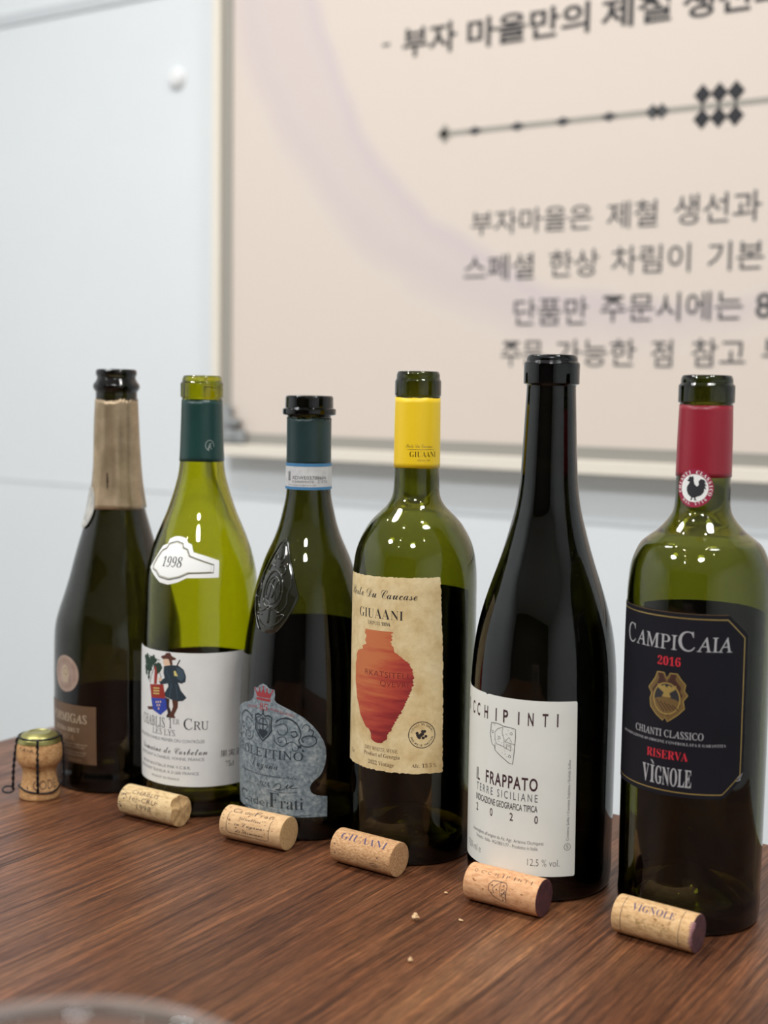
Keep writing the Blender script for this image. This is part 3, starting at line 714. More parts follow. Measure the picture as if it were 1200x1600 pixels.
s_.text([('C', 1.35), ('à', 1), ('dei', .95)], -54.5, -25.4, 20.6, 5.2, ik3, I, 'sans', -.012); s_.text([('F', 1.2), ('rati', .92)], -24.4, -1.4, 20.7, 8.2, ik3, I, 'serif', -.010)
curve([(-50, 16.4), (-40, 17.6), (-30, 15.8), (-18, 17), (-8, 16.4), (4, 17.4)], .4)
s_.build('label', b3.root)
# moulded crest on the shoulder
gm = mat('dark_moulded_glass', (.012, .012, .006, 1), .06, 0, .6, .4)
def crest_pt(u, v, h):
    """u along the width, v along the height of the shield"""
    z = 130+v*60; ph = (-25+u*19)/36.0; rr = (b3.r(z)+h)*mm
    return Vector((rr*math.sin(ph), -rr*math.cos(ph), z*mm))
def halfw(v): return max(0.0, 1.02*(max(0, 1-max(0, v-.42)/.58)**.62)*(min(1, (v+.02)/.42)**.55)) if v > -.02 else 0
bm = bmesh.new(); NV, NU = 40, 20; grid = []
for j in range(NV+1):
    v = j/NV; w = halfw(v); row = []
    for i in range(NU+1):
        u = -1+2*i/NU; e = (1-abs(u)**6)*(min(1, v*14, (1-v)*14)); row.append(bm.verts.new(crest_pt(u*w, v, -.3+1.2*max(0, e))))
    grid.append(row)
for A, B in zip(grid, grid[1:]):
    for i in range(NU): bm.faces.new((A[i], A[i+1], B[i+1], B[i]))
def relief(P, r=.55, h=1.0): sweep(bm, [crest_pt(a, b, h) for a, b in catmull2(P, 5)], r*mm, 6)
relief([(halfw(v)*.97, v) for v in [k/24 for k in range(1, 24)]], .6, .6); relief([(-halfw(v)*.97, v) for v in [k/24 for k in range(1, 24)]], .6, .6)
relief([(.0+.42*math.cos(q), .46+.2*math.sin(q)) for q in [2*PI*k/16 for k in range(17)]], .55)
relief([(.0+.30*math.cos(q), .46+.14*math.sin(q)) for q in [2*PI*k/16 for k in range(17)]], .4)
for sx in (1, -1):
    relief([(sx*.05, .30), (sx*.35, .24), (sx*.6, .32), (sx*.62, .44), (sx*.72, .52), (sx*.7, .6)], .5); relief([(sx*.1, .7), (sx*.34, .72), (sx*.42, .66), (sx*.3, .62), (sx*.2, .66)], .5)
    relief([(sx*.05, .78), (sx*.2, .84), (sx*.25, .78), (sx*.15, .74)], .5); relief([(sx*.1, .08), (sx*.4, .14), (sx*.55, .22), (sx*.3, .2)], .5)
    relief([(sx*.16, .36), (sx*.1, .48), (sx*.18, .56)], .4)
relief([(0, .3), (0, .12)], .7); relief([(0, .38), (.06, .46), (-.06, .52), (0, .58)], .6); relief([(0, .9), (0, .96)], .5)
bmesh.ops.recalc_face_normals(bm, faces=bm.faces); o = from_bm('moulded_crest', bm, gm, b3.root); o['label'] = 'raised glass crest on the shoulder'
s_ = b3.sheet(); bkw = paper('shade_toned_back_paper', srgb(34, 34, 34), srgb(28, 28, 28), 40)  # dark tone paints in the unlit inner face of the back labels
s_.rect(92, 16, 178, 132, bkw, P_ON, P_IN); o = s_.build('back_label_or_shade_sheet', b3.root)

# --- 4: yellow capsule
G4 = glass('mid_green_glass', (345, 335, 950))
b4 = Bottle(-.4223, .6899, 'olive green bottle with yellow capsule and parchment label of a red painted jar', [(13, 37.9), (40, 38.4), (100, 38.4), (131, 38.4), (160, 38.3), (170, 38.2), (178.5, 37.6), (186.5, 36.3), (194.5, 33.5), (202.5, 29.0), (206.4, 25.9), (210.3, 22.0), (214.2, 18.1), (218.2, 15.6), (222, 14.4), (226.5, 14.0), (238, 13.8), (252, 13.7), (266, 13.6), (280.5, 13.4)],
            lip_band(13.4, 14.1, 281.6, 290.4, 13.2, 296.2, 9.3), 38.4, G4, neck_in=9.3)
yel = mottled('yellow_foil', srgb(244, 206, 32), srgb(238, 198, 24), 20, .42)
b4.sleeve('capsule', 237.8, 280.2, yel, .25, .16, .25, .3, .03)
goldi = mat('bronze_foil_ink', srgb(122, 92, 30), .3, .6); goldp = mat('pale_gold_ink', srgb(206, 176, 84), .3, .6)
s_ = b4.sheet(14.2, 1.0)
s_.text('GIUAANI', -4.5, 12.8, 244.8, 3.3, goldi, .5, 'serif', -.012); s_.text('Perle Du Caucase', -7, 10, 250.4, 2.6, goldp, .5, 'hand', 0); s_.text('DEPUIS 1894', .4, 8.6, 242.4, .9, goldp, .5); s_.line([(-6, 249.2), (12, 249.4)], .25, goldp, .5)
s_.build('capsule_print', b4.root)
parch = mat('parchment', srgb(222, 200, 152), .6); t = NT(parch)
n1 = t.noise(t.coord(), 55, 6, .6); n2 = t.noise(t.coord(), 300, 4, .6)
r1 = t.ramp(n1, 'Fac', [(.3, srgb(198, 168, 116)), (.5, srgb(219, 196, 148)), (.7, srgb(230, 212, 170))]); r2 = t.ramp(n2, 'Fac', [(.3, (.92, .9, .86, 1)), (.6, (1.03, 1.03, 1.02, 1))])
t.base(t.mix(r1, r2, 1.0, 'MULTIPLY'))
s_ = b4.sheet()
def deckle(a, b, step, amp):
    a, b = Vector(a), Vector(b); n = max(2, int((b-a).length/step)); d = (b-a)/n; nn = Vector((-d.y, d.x)).normalized()
    return [tuple(a+d*k+nn*random.uniform(-amp, amp)) for k in range(n)]
A, B, C_, D = (-55, 57.4), (19.2, 57.4), (15.9, 175.4), (-55, 173.8)
B, C_ = (19.4, 57.4), (15.6, 175.2)
edge = deckle(A, B, 1.2, .35)+deckle(B, (18.2, 124), 1.2, .35)+deckle((18.2, 124), C_, 1.2, .35)+deckle(C_, D, 1.2, .35)+deckle(D, A, 3, .2)
s_.poly(edge, parch, P_ON, P_IN)
bwn = mat('brown_text_ink', srgb(98, 74, 52), .6); dk4 = mat('black_text_ink', srgb(44, 38, 34), .6)
urn = mat('red_brush_paint', srgb(190, 60, 40), .6); t = NT(urn)
cu_ = t.coord((1, 1, 1)); n1 = t.noise(t.coord((30, 30, 240)), 1, 4, .6); sp = t.n('ShaderNodeSeparateXYZ'); tc = t.n('ShaderNodeTexCoord'); t.l(tc, 'Object', sp, 0)
# paint runs from orange (upper left) to deep red (foot and right), in streaks
ma = lambda op, a, b: (lambda n_: ([t.t.links.new(v[0].outputs[v[1]], n_.inputs[k]) if isinstance(v, tuple) else setattr(n_.inputs[k], 'default_value', v) for k, v in ((0, a), (1, b))], n_)[1])(t.n('ShaderNodeMath', operation=op))
zc = ma('MULTIPLY_ADD', (sp, 'Z'), -9.0); zc.inputs[2].default_value = 1.42
xc_ = ma('MULTIPLY', (sp, 'X'), 14.0); sm = ma('ADD', (zc, 0), (xc_, 0)); nn_ = ma('MULTIPLY', (n1, 'Fac'), 1.0); sm2 = ma('ADD', (sm, 0), (nn_, 0))
r_ = t.ramp(sm2, 0, [(.42, srgb(196, 112, 66)), (.66, srgb(182, 76, 52)), (.88, srgb(158, 48, 42)), (1.0, srgb(132, 34, 34))]); t.base(r_)
U = [(-32.6, 142), (-33.2, 139.5), (-31.6, 138), (-32.8, 135), (-31.6, 133), (-35.4, 131.4), (-35, 129.4), (-40, 128), (-42.2, 124.8), (-41.6, 122.6), (-43.4, 119), (-43, 112), (-43.4, 109), (-42, 104), (-40.8, 98), (-39.2, 95.5), (-36.6, 89), (-33.6, 85.4), (-31, 82.4), (-28.4, 81.6), (-26.8, 79.4), (-26.4, 76), (-24.4, 74.6), (-21.4, 74), (-18.5, 74.4)]
Rr = [(-17.8, 75.6), (-15.5, 77), (-14.6, 80), (-12.4, 83), (-10.2, 88), (-6.6, 94), (-3.6, 101), (-1, 106), (.3, 111), (.6, 116), (-.6, 120.6), (-2, 123.6), (-5.4, 126.4), (-8, 128.6), (-10.8, 130), (-11.8, 133), (-13.6, 135), (-13.0, 138), (-12.6, 142.2)]
fr_ = []
for (a, b), (c, d) in zip(Rr, Rr[1:]):
    n = max(2, int(abs(d-b)/.55))
    for k in range(n):
        u = k/n; fr_.append((a+(c-a)*u+random.uniform(-.9, .45), b+(d-b)*u))
s_.poly(U+fr_+[Rr[-1]], urn, INK)
s_.text('Perle Du Caucase', -50, 1.8, 161.6, 6.2, dk4, INK, 'hand', -.002)
s_.text([('GIU', .96), ('AA', 1.06), ('NI', .96)], -38.9, -6.4, 149.3, 5.8, dk4, INK, 'serif', -.012)
s_.text('DEPUIS 1894', -30.4, -14.2, 145.4, 2.0, dk4, INK, 'roman', .004)
dkr = mat('dark_red_ink', srgb(112, 30, 26), .6)
s_.text('RKATSITELI', -32.2, -2.9, 114.4, 3.5, dkr, INK+.05, 'sans', -.016); s_.text('QVEVRI', -20.4, -2.8, 109.2, 3.4, dkr, INK+.05, 'sans', -.016)
s_.ring(5.9, 81, 7.9, 7.9, .45, dk4, INK); s_.arc_text('VIEILLI EN QVEVRI', 5.9, 81, 5.8, 2.85, .3, 1.25, dk4, INK); s_.arc_text('8000 ANS DE TRADITION', 5.9, 81, 5.8, 3.4, 6.05, 1.15, dk4, INK, 'sans', 0, True)
for k in range(14): a = random.uniform(0, 6.3); q = random.uniform(0, 2.6); s_.disc(5.9+q*math.cos(a)*1.35, 81.2+q*math.sin(a)*.95, .95, .9, dk4, INK, 9)
s_.text('DRY WHITE WINE', -31.8, -8.3, 69.2, 2.2, bwn, INK, 'roman', .004); s_.text('Product of Georgia', -32.3, -7.1, 65.7, 2.4, bwn, INK, 'serif', -.006); s_.text('2022 Vintage', -28.6, -10.6, 60.6, 2.4, bwn, INK, 'serif', -.006); s_.text('Alc. 13.5 %', 0, 15.2, 61.1, 2.3, bwn, INK, 'serif', -.008); s_.text('75cL', -48, -43, 63.4, 2.2, bwn, INK, 'serif', -.008)
s_.build('label', b4.root)
s_ = b4.sheet(); s_.rect(70, 14, 162, 161, bkw, P_ON, P_IN); s_.build('back_label_or_shade_sheet', b4.root)

# --- 5: the tall dark bottle
G5 = glass('near_black_glass', (1050, 1070, 1400))
b5 = Bottle(-.3323, .6884, 'tallest bottle, near black with bare neck and a plain off-white label', [(13, 42.0), (40, 42.2), (65, 42.2), (111, 42.2), (122, 41.8), (130, 41.3), (141.5, 40.1), (153, 38.0), (164, 35.1), (175, 31.6), (186.4, 27.7), (197.5, 24.2), (208.5, 21.2), (216, 19.3), (224, 17.8), (235, 16.5), (253, 15.5), (271, 14.7), (282, 14.2), (287.5, 14.0)],
            lip_band(14.0, 15.9, 289.4, 301.2, 14.5, 306, 9.3), 42.2, G5, corner=8)
ow = paper('off_white_label', srgb(228, 229, 221), srgb(223, 224, 216), 30, .6)
pl = mat('plum_ink', srgb(62, 34, 40), .55); dg = mat('charcoal_ink', srgb(62, 58, 58), .55)
s_ = b5.sheet()
s_.poly([(-66, 15.6), (20.4, 15.6), (20.9, 16.4), (19.6, 114.2), (19, 115), (-33.8, 115.1), (-35.2, 114.5), (-36.6, 115.2), (-66, 115.4)], ow, P_ON, P_IN)
txt5 = 'OCCHIPINTI'
xs = [-58.6, -49.2, -43.0, -35.5, -27.6, -21.2, -13.2, -6.4, 1.6, 8.4]
for ch, x in zip(txt5, xs): s_.text(ch, x-(.42 if ch == 'I' else 1.6), x+(.42 if ch == 'I' else 1.6), 101, 7.0, pl, INK, 'sans', .02)
s_.text('IL', -43.8, -40.2, 63.8, 6.9, pl, INK, 'sans', .014); s_.text('FRAPPATO', -34.6, -1.6, 64.2, 6.9, pl, INK, 'sans', .022, 0, 0, 1.2)
s_.text('TERRE SICILIANE', -43.3, -1.5, 57.9, 4.3, inkg, INK, 'sans', .008, 0, 0, 1.5); s_.text('INDICAZIONE GEOGRAFICA TIPICA', -43.6, -1.4, 52.2, 3.6, dg, INK, 'sans', .014)
for ch, x in zip('2020', (-43.2, -30.6, -17.2, -3.0)): s_.text(ch, x, x+2, 45.8, 4.3, pl, INK, 'sans', .014)
s_.text("Imbottigliato all'origine da Az. Agr. Arianna Occhipinti", -46.4, 2.4, 33.6, 1.9, inkg, INK); s_.text('Vittoria - Italia - RG/380/1/77 - Prodotto in Italia', -42.6, -.8, 30.4, 1.9, inkg, INK)
s_.text('750 ml e', -54, -38, 21.8, 4.2, dg, INK, 'sans', -.014); s_.text('12,5 % vol.', -6.3, 11.6, 21.5, 4.0, dg, INK, 'sans', -.014)
s_.text('Contiene Solfiti / Contains Sulphites / Enthält Sulfite', 16.6, None, 36, 1.5, inkg, INK, 'sans', 0, PI/2)
s_.ring(15.9, 32.6, 1.9, 1.9, .3, inkg, INK, 24); s_.text('S', 15.2, 16.6, 31.6, 2, inkg, INK)
# printed drawing: a speckled wedge of stone wall with a small house
def d5(x, y): return (-31.7+(x-185)*.0862, 99.6-(y-355)*.0705-(x-250)*.004)
o5 = [d5(*q) for q in ((195, 362), (222, 358), (250, 355), (300, 366), (340, 364), (380, 370), (381, 430), (378, 490), (372, 580), (365, 655), (340, 652), (300, 625), (262, 600), (230, 575), (225, 545), (205, 535), (192, 490), (185, 450))]
s_.line(o5+[o5[0]], .38, dg, INK)
for P in ([(250, 395), (225, 430), (228, 490), (240, 520), (300, 530)], [(250, 395), (290, 372), (284, 420), (300, 470), (300, 530), (352, 552)], [(230, 575), (228, 520)], [(300, 482), (330, 490), (378, 492)], [(312, 480), (335, 445), (355, 480)], [(318, 500), (318, 545)], [(350, 495), (348, 548)], [(330, 500), (330, 520), (340, 520), (340, 500)]): s_.line([d5(*q) for q in P], .28, dg, INK)
for k in range(70):
    x, y = random.uniform(192, 375), random.uniform(365, 645)
    if y > 520+(x-185)*.62 or (x < 225 and y > 530): continue
    s_.disc(*d5(x, y), .17, .17, dg, INK, 6)
for x, y in ((205, 432), (262, 465), (350, 412), (343, 597)): s_.ring(*d5(x, y), .7, .7, .25, dg, INK, 12)
s_.build('label', b5.root)

# --- 6: red capsule, cut by the right edge
G6 = glass('olive_glass', (350, 338, 900))
b6 = Bottle(-.2418, .6908, 'olive green bottle with crimson capsule, rooster seal and black label, at the right end', [(13, 38.2), (40, 38.6), (100, 38.7), (150, 38.7), (170, 38.5), (180, 38.3), (190.6, 37.3), (197.6, 35.4), (204.6, 31.9), (207.8, 28.2), (211.3, 23.6), (214.7, 20.4), (218.2, 17.6), (221.8, 15.6), (226, 14.7), (233, 14.45), (250, 14.3), (264, 14.1), (279.3, 13.7)],
            lip_band(13.7, 14.9, 280.6, 289.6, 13.7, 295.2, 9.3), 38.6, G6)
crim = mottled('crimson_foil', srgb(150, 26, 46), srgb(140, 22, 40), 20, .38)
b6.sleeve('capsule', 241, 279.2, crim, .25, .16, .05, .25)
s_ = b6.sheet(14.6, .9)
crp = mat('crimson_print', srgb(150, 30, 62), .5)
s_.disc(-4.6, 235.4, 10.0, 10.1, crp, .72, 48, .5); s_.disc(-4.6, 235.4, 7.3, 7.4, M['white'], .78, 40)
s_.arc_text('CHIANTI CLASSICO', -4.6, 235.4, 7.7, 3.35, -.35, 1.8, M['white'], .78, 'serif'); s_.arc_text('DAL 1716', -4.6, 235.4, 7.7, 4.0, 5.5, 1.3, M['white'], .78, 'serif', 0, True)
rt_ = [(-7.6, 240.8), (-6.9, 241.8), (-6.2, 241.2), (-5.4, 241.9), (-4.9, 240.8), (-4.9, 239.4), (-4.3, 237.4), (-3.0, 236.3), (-2.2, 237.4), (-2.4, 239.2), (-1.2, 240.4), (.4, 240), (1.5, 238.4), (.5, 238.7), (1.9, 236.6), (.8, 237.0), (1.6, 234.8), (.6, 235.4), (.4, 233.4), (-.9, 231.8), (-2.6, 231.0), (-3.6, 230.6), (-3.4, 229.4), (-2.6, 228.9), (-4.2, 229.0), (-4.3, 230.4), (-5.2, 230.4), (-5.5, 229.1), (-6.3, 228.9), (-5.9, 230.6), (-7.6, 232), (-8.5, 234), (-8.5, 236), (-7.6, 237.4), (-7.0, 238.6), (-7.9, 238.9), (-8.6, 239.6), (-7.8, 239.9)]
s_.poly(rt_, M['black'], .82)
o = s_.build('neck_seal', b6.root); o['label'] = 'round crimson seal with a black rooster'
bl = paper('black_label', srgb(22, 21, 29), srgb(18, 17, 24), 30, .65); bl.node_tree.nodes['Principled BSDF'].inputs['Specular IOR Level'].default_value = .2
gold = mat('gold_ink', srgb(176, 152, 88), .35, .4); silv = mat('silver_ink', srgb(176, 176, 178), .45, .2); red6 = mat('bright_red_ink', srgb(206, 40, 56), .5); bronz = mat('dark_gold_ink', srgb(120, 96, 58), .4, .3); brn6 = mat('dark_brown_ink', srgb(62, 34, 26), .5)
s_ = b6.sheet()
s_.poly([(-60, 74.8), (16.2, 74.8), (28, 86), (27.6, 161.4), (15.6, 172.2), (-60, 172.6)], bl, P_ON, P_IN)
s_.line([(-59.5, 77.6), (15.6, 77.2), (25.9, 87.1), (25.5, 159.8), (15.4, 169.4), (-59.5, 169.8)], .5, gold, INK); s_.line([(-59.8, 172.2), (15.6, 171.9)], .25, bronz, INK)
s_.line([(24.4, 85.5), (27.6, 88), (25.4, 84.4)], .5, silv, INK); s_.line([(23.6, 84), (26.4, 84.6)], .4, silv, INK)
s_.text([('C', 1.32), ('AMPI', 1), ('C', 1.32), ('AIA', 1)], -45.6, 18.2, 152.6, 7.6, silv, INK, 'roman', .004)
s_.text('2016', -20.6, -8, 144, 4.4, red6, INK, 'serif', -.004)
em = [(-20.4, 140), (-16.6, 140), (-15, 137), (-13.2, 140), (-9.4, 140), (-7.6, 137.4), (-5, 134.6), (-5.6, 131.4), (-3.8, 129.2), (-6, 126), (-5.2, 122), (-8.6, 118.4), (-12.4, 115.4), (-14, 114.2), (-15.2, 116.4), (-16.6, 114.6), (-20.6, 117.4), (-24, 121), (-24.6, 125), (-23.6, 128), (-25.6, 131), (-23.4, 134), (-21.6, 136.6)]
s_.poly(em, bronz, INK); s_.poly([(-15+(a+15)*.78, 127.5+(b-127.5)*.78) for a, b in em], brn6, INK+.03); s_.line(em+[em[0]], .5, gold, INK+.03)
s_.disc(-14.9, 126.4, 7.2, 8.2, M['black'], INK+.06, 36); s_.ring(-14.9, 126.4, 7.2, 8.2, .7, gold, INK+.09)
hill = [(-14.9+7.0*math.cos(a), 126.4+8.0*math.sin(a)) for a in [PI+.15+k*(PI-.3)/20 for k in range(21)]]
s_.poly(hill+[(-9.5, 126.2), (-14.9, 127.4), (-20.4, 126.2)], bronz, INK+.09)
for k in range(5): s_.line([(-20.5+k*2.2, 125.2-k*.5), (-16+k*1.9, 119.6+k*.35)], .5, brn6, INK+.12)
s_.poly([(-17.4, 127.2), (-12.4, 127.2), (-13.4, 129.4), (-10.2, 131.6), (-9.6, 133.8), (-12.4, 132.8), (-13.6, 133.6), (-14.9, 132.2), (-16.2, 133.6), (-17.4, 132.8), (-20.2, 133.8), (-19.6, 131.6), (-16.4, 129.4)], gold, INK+.12)
s_.poly([(-20, 139.6), (-17, 139.4), (-16, 135.8), (-19, 134.8)], brn6, INK+.04); s_.poly([(-9.8, 139.6), (-12.8, 139.4), (-13.8, 135.8), (-10.8, 134.8)], brn6, INK+.04)
s_.text('CHIANTI CLASSICO', -34.4, 4.9, 106, 3.7, silv, INK, 'roman', .006); s_.text('DENOMINAZIONE DI ORIGINE CONTROLLATA E GARANTITA', -47, 16.8, 102.6, 1.4, silv, INK, 'serif', -.008)
s_.text('RISERVA', -25.4, -2.6, 94.3, 4.5, red6, INK, 'serif', -.008)
s_.text('V', -28, -23.6, 80.4, 9.3, silv, INK, 'serif', .004); s_.text('I', -22.9, -20.3, 80.4, 9.3, silv, INK, 'serif', .004); s_.poly([(-23, 92.6), (-21.6, 92.2), (-20.7, 90.4), (-21.3, 90.3)], silv, INK); s_.text('GNOLE', -19.8, -.4, 80.4, 9.3, silv, INK, 'serif', .004)
s_.build('label', b6.root)
s_ = b6.sheet(); s_.rect(64, 12, 160, 168, bl, P_ON, P_IN); s_.build('back_label_or_shade_sheet', b6.root)

# ------------------------------------------------------------------ corks
CG = 'corks lying in front of the bottles'
def cork_mat(name, c1, c2, c3, scale=1):
    m = mat(name, c2, .8, 0, .2); t = NT(m)
    n1 = t.noise(t.coord((220, 520, 520)), scale, 6, .65); r1 = t.ramp(n1, 'Fac', [(.3, c1), (.5, c2), (.68, c3)])
    v = t.noise(t.coord((260, 700, 700)), scale, 2, .5); r2 = t.ramp(v, 'Fac', [(.27, (.35, .25, .18, 1)), (.34, (1, 1, 1, 1))])
    t.base(t.mix(r1, r2, 1.0, 'MULTIPLY')); t.bump(n1, 'Fac', .3, .0006); return m
CK = cork_mat('natural_cork', srgb(170, 132, 90), srgb(198, 160, 114), srgb(212, 178, 134))
CK2 = cork_mat('agglomerate_cork', srgb(150, 106, 70), srgb(186, 144, 102), srgb(208, 170, 128), 2.2)
CK3 = cork_mat('old_cork', srgb(160, 132, 92), srgb(196, 168, 124), srgb(208, 184, 142))
CK4 = cork_mat('pinkish_cork', srgb(178, 126, 86), srgb(206, 156, 114), srgb(216, 172, 130))
CEND = cork_mat('cork_end', srgb(170, 136, 92), srgb(196, 160, 112), srgb(206, 174, 128), 1.4)
WINE = mottled('wine_stained_cork', srgb(64, 34, 40), srgb(92, 52, 54), 300, .7)
cki = mat('brown_cork_ink', srgb(72, 52, 46), .7); ckv = mat('violet_cork_ink', srgb(78, 64, 92), .7)
def cork(label, x, y, ang, L, R, side, end, group=CG):
    x, y = yaw(x, y)
    o_loc = (x, y, TZ)
    f = lambda a, q, off: (a*mm, -(R+off)*math.sin(q/R)*mm, (R+(R+off)*math.cos(q/R))*mm)
    s = Sheet(lambda a, b, off: f(a, -b, off), 99, .9)      # b counts up the side: b = -(arc from the top)
    s.fnc = f
    # body
    bm = bmesh.new(); pr = fillet([(0, -L/2), (R-.1, -L/2), (R, -L/2+.6), (R, L/2-.6), (R-.1, L/2), (0, L/2)], [0, .4, .3, .3, .4, 0], 3)
    n = 64; pr2 = []
    for p in pr: pr2.append(p)
    full = []
    for a, b in zip(pr2, pr2[1:]):
        steps = 14 if abs(b[1]-a[1]) > 5 else (5 if abs(b[0]-a[0]) > 4 else 1)
        for k in range(steps): full.append((a[0]+(b[0]-a[0])*k/steps, a[1]+(b[1]-a[1])*k/steps))
    full.append(pr2[-1])
    lathe(bm, [(r, z) for r, z in full], n)
    bm.verts.index_update(); k0 = s.mi(side); k1 = s.mi(end)
    for v in bm.verts:
        s.v.append((v.co.z*mm, v.co.y*mm, (R+v.co.x)*mm))
    for fc in bm.faces:
        s.f.append([v.index for v in fc.verts]); s.m.append(k1 if all(v.co.z > L/2-.35 for v in fc.verts) else k0)
    bm.free(); s.R = R; s.L = L; s.info = (o_loc, YAW+ang, label, group); return s
def finish(s):
    o = s.build('wine_cork'); me = o.data
    bm = bmesh.new(); bm.from_mesh(me); n = len(bm.verts); bmesh.ops.recalc_face_normals(bm, faces=bm.faces); bm.to_mesh(me); bm.free()
    o.location = s.info[0]; o.rotation_euler = (0, 0, s.info[1]); tag(o, s.info[2], 'cork', s.info[3]); return o
def up(s, deg): return -s.R*math.radians(deg)       # t coordinate of the point that many degrees down from the top towards the camera
CI = .06
s = cork('pale old cork with a chipped end in front of the yellow-green bottle', -.1483, .8500, -.5587, 46.5, 10.1, CK3, CEND)
s.text('CHABLIS', -13.5, 9, up(s, 44), 3.0, cki, CI, 'sans', -.004, 0, 0, 1.1); s.text('1er-CRU', -13.5, 8.6, up(s, 70), 3.0, cki, CI, 'sans', -.004, 0, 0, 1.1); s.text('1998', -6.4, 5.8, up(s, 96), 3.0, cki, CI, 'sans', -.004, 0, 0, 1.1)
mold = mat('dark_mould', srgb(84, 74, 62), .8)
for k in range(16):
    a, q = random.uniform(-22.4, -17), random.uniform(30, 100); s.disc(a, up(s, q), random.uniform(.3, 1.3), random.uniform(.2, .6), mold, .05, 8)
for i_, v_ in enumerate(s.v):
    a_, y_, z_ = v_
    if a_ > 20.5*mm and z_ > 13.2*mm and y_ < 6*mm: s.v[i_] = (a_-2.6*mm*min(1, (z_/mm-13.2)/2)-.5*mm*math.sin(y_*900), y_, z_)
    elif a_ > 21*mm: s.v[i_] = (a_+.35*mm*math.sin(y_*700)*math.cos(z_*800), y_, z_)
c_ = finish(s)
CK5 = cork_mat('smooth_cork', srgb(188, 150, 108), srgb(200, 164, 122), srgb(210, 176, 134))
s = cork('light clean cork with framed script print in front of the blue-grey label', -.0757, .8082, -.514, 45.9, 10.4, CK5, CEND)
s.text([('C', 1.3), ('à dei', 1)], -16, -.5, up(s, 33), 2.7, cki, CI, 'sans', -.006, 0, .15); s.text([('F', 1.4), ('rati', 1)], .6, 14.6, up(s, 33), 2.7, cki, CI, 'sans', -.006, 0, .15)
s.text('Viticoltori', -9.4, 7.4, up(s, 56), 2.3, cki, CI, 'hand', 0); s.text('in Lugana', -11.4, 9.6, up(s, 78), 2.4, cki, CI, 'hand', 0); s.text('di Sirmione', -10.6, 10.2, up(s, 101), 2.3, cki, CI, 'hand', 0)
s.line([(-16.6, up(s, 30)), (-17.4, up(s, 40)), (-17.4, up(s, 100)), (-15.4, up(s, 108)), (12, up(s, 112)), (14.4, up(s, 108)), (14.6, up(s, 46)), (15.4, up(s, 36))], .35, cki, CI)
for a, q in ((-21, 50), (-20.6, 62), (-20, 95), (-20.8, 98), (-15.6, 60), (-15.4, 76), (8.5, 48), (10, 46), (11, 58), (11, 74), (11.6, 88), (17, 72)): s.disc(a, up(s, q), .35, .35, cki, CI, 7)
finish(s)
s = cork('speckled pressed cork with violet lettering in front of the parchment label', -.0058, .7674, -.6144, 43.6, 10.2, CK2, CK2)
s.text('GIUAANI', -16.2, 16.6, up(s, 47), 4.9, ckv, CI, 'serif', -.012)
s.ring(10.6, up(s, 108), 3.2, 1.2, .25, cki, CI, 20); s.text('DIAM', 8.6, 12.6, up(s, 111), .9, cki, CI)
for a, q in ((-18.6, 68), (-18, 98), (13, 80)): s.disc(a, up(s, q), .5, .5, cki, CI, 8)
finish(s)
s = cork('wine-stained cork with a small wedge drawing at the foot of the off-white label', .0716, .7111, -.5841, 45.4, 10.3, CK4, WINE)
for ch, a in zip('OCCHIPINTI', (-16.8, -12.6, -8.4, -3.9, .1, 3.2, 7.2, 10.4, 14.2, 17.6)): s.text(ch, a-(.3 if ch == 'I' else .95), a+(.3 if ch == 'I' else .95), up(s, 37), 2.2, cki, CI, 'sans', -.006)
W_ = [(-4.6, 52), (-1.4, 50), (3.4, 51), (4.4, 58), (4.4, 112), (1, 108), (-3.6, 96), (-6.4, 82), (-6.6, 66)]
s.line([(a, up(s, q)) for a, q in W_+[W_[0]]], .4, cki, CI)
for P in ([(-2, 62), (-4, 74), (-3, 90)], [(-2, 62), (.4, 52), (.2, 70), (1, 92), (4.2, 96)], [(1.4, 76), (2.6, 70), (4.2, 78)], [(1.4, 84), (4, 84), (4, 92)]): s.line([(a, up(s, q)) for a, q in P], .35, cki, CI)
for a, q in ((-4.6, 66), (-1.6, 76), (2.4, 60), (2, 88), (3.2, 80), (2.6, 104)): s.disc(a, up(s, q), .5, .5, cki, CI, 8)
finish(s)
s = cork('wine-stained cork with faded lettering and two ring lines in front of the black label', .1463, .6680, -.6358, 44.6, 10.0, CK, WINE)
s.text('VIGNOLE', -12, 12, up(s, 48), 4.2, ckv, CI, 'serif', -.008)
for a in (-17, 15.4): s.line([(a, up(s, q)) for q in range(0, 130, 6)], .3, cki, CI)
gry = mat('olive_cork_ink', srgb(150, 122, 72), .7)
for k in range(26):
    a, q = random.uniform(-13, 11), random.uniform(66, 104); s.ring(a, up(s, q), random.uniform(.5, 1.5), random.uniform(.4, 1.1), .25, gry, CI, 10, random.uniform(0, 3), random.uniform(3, 6))
vst = mat('violet_stain', srgb(136, 92, 96), .75)
for k in range(12): s.disc(22, up(s, 40+k*7), random.uniform(.6, 2.6), .5, vst, .04, 8)
finish(s)

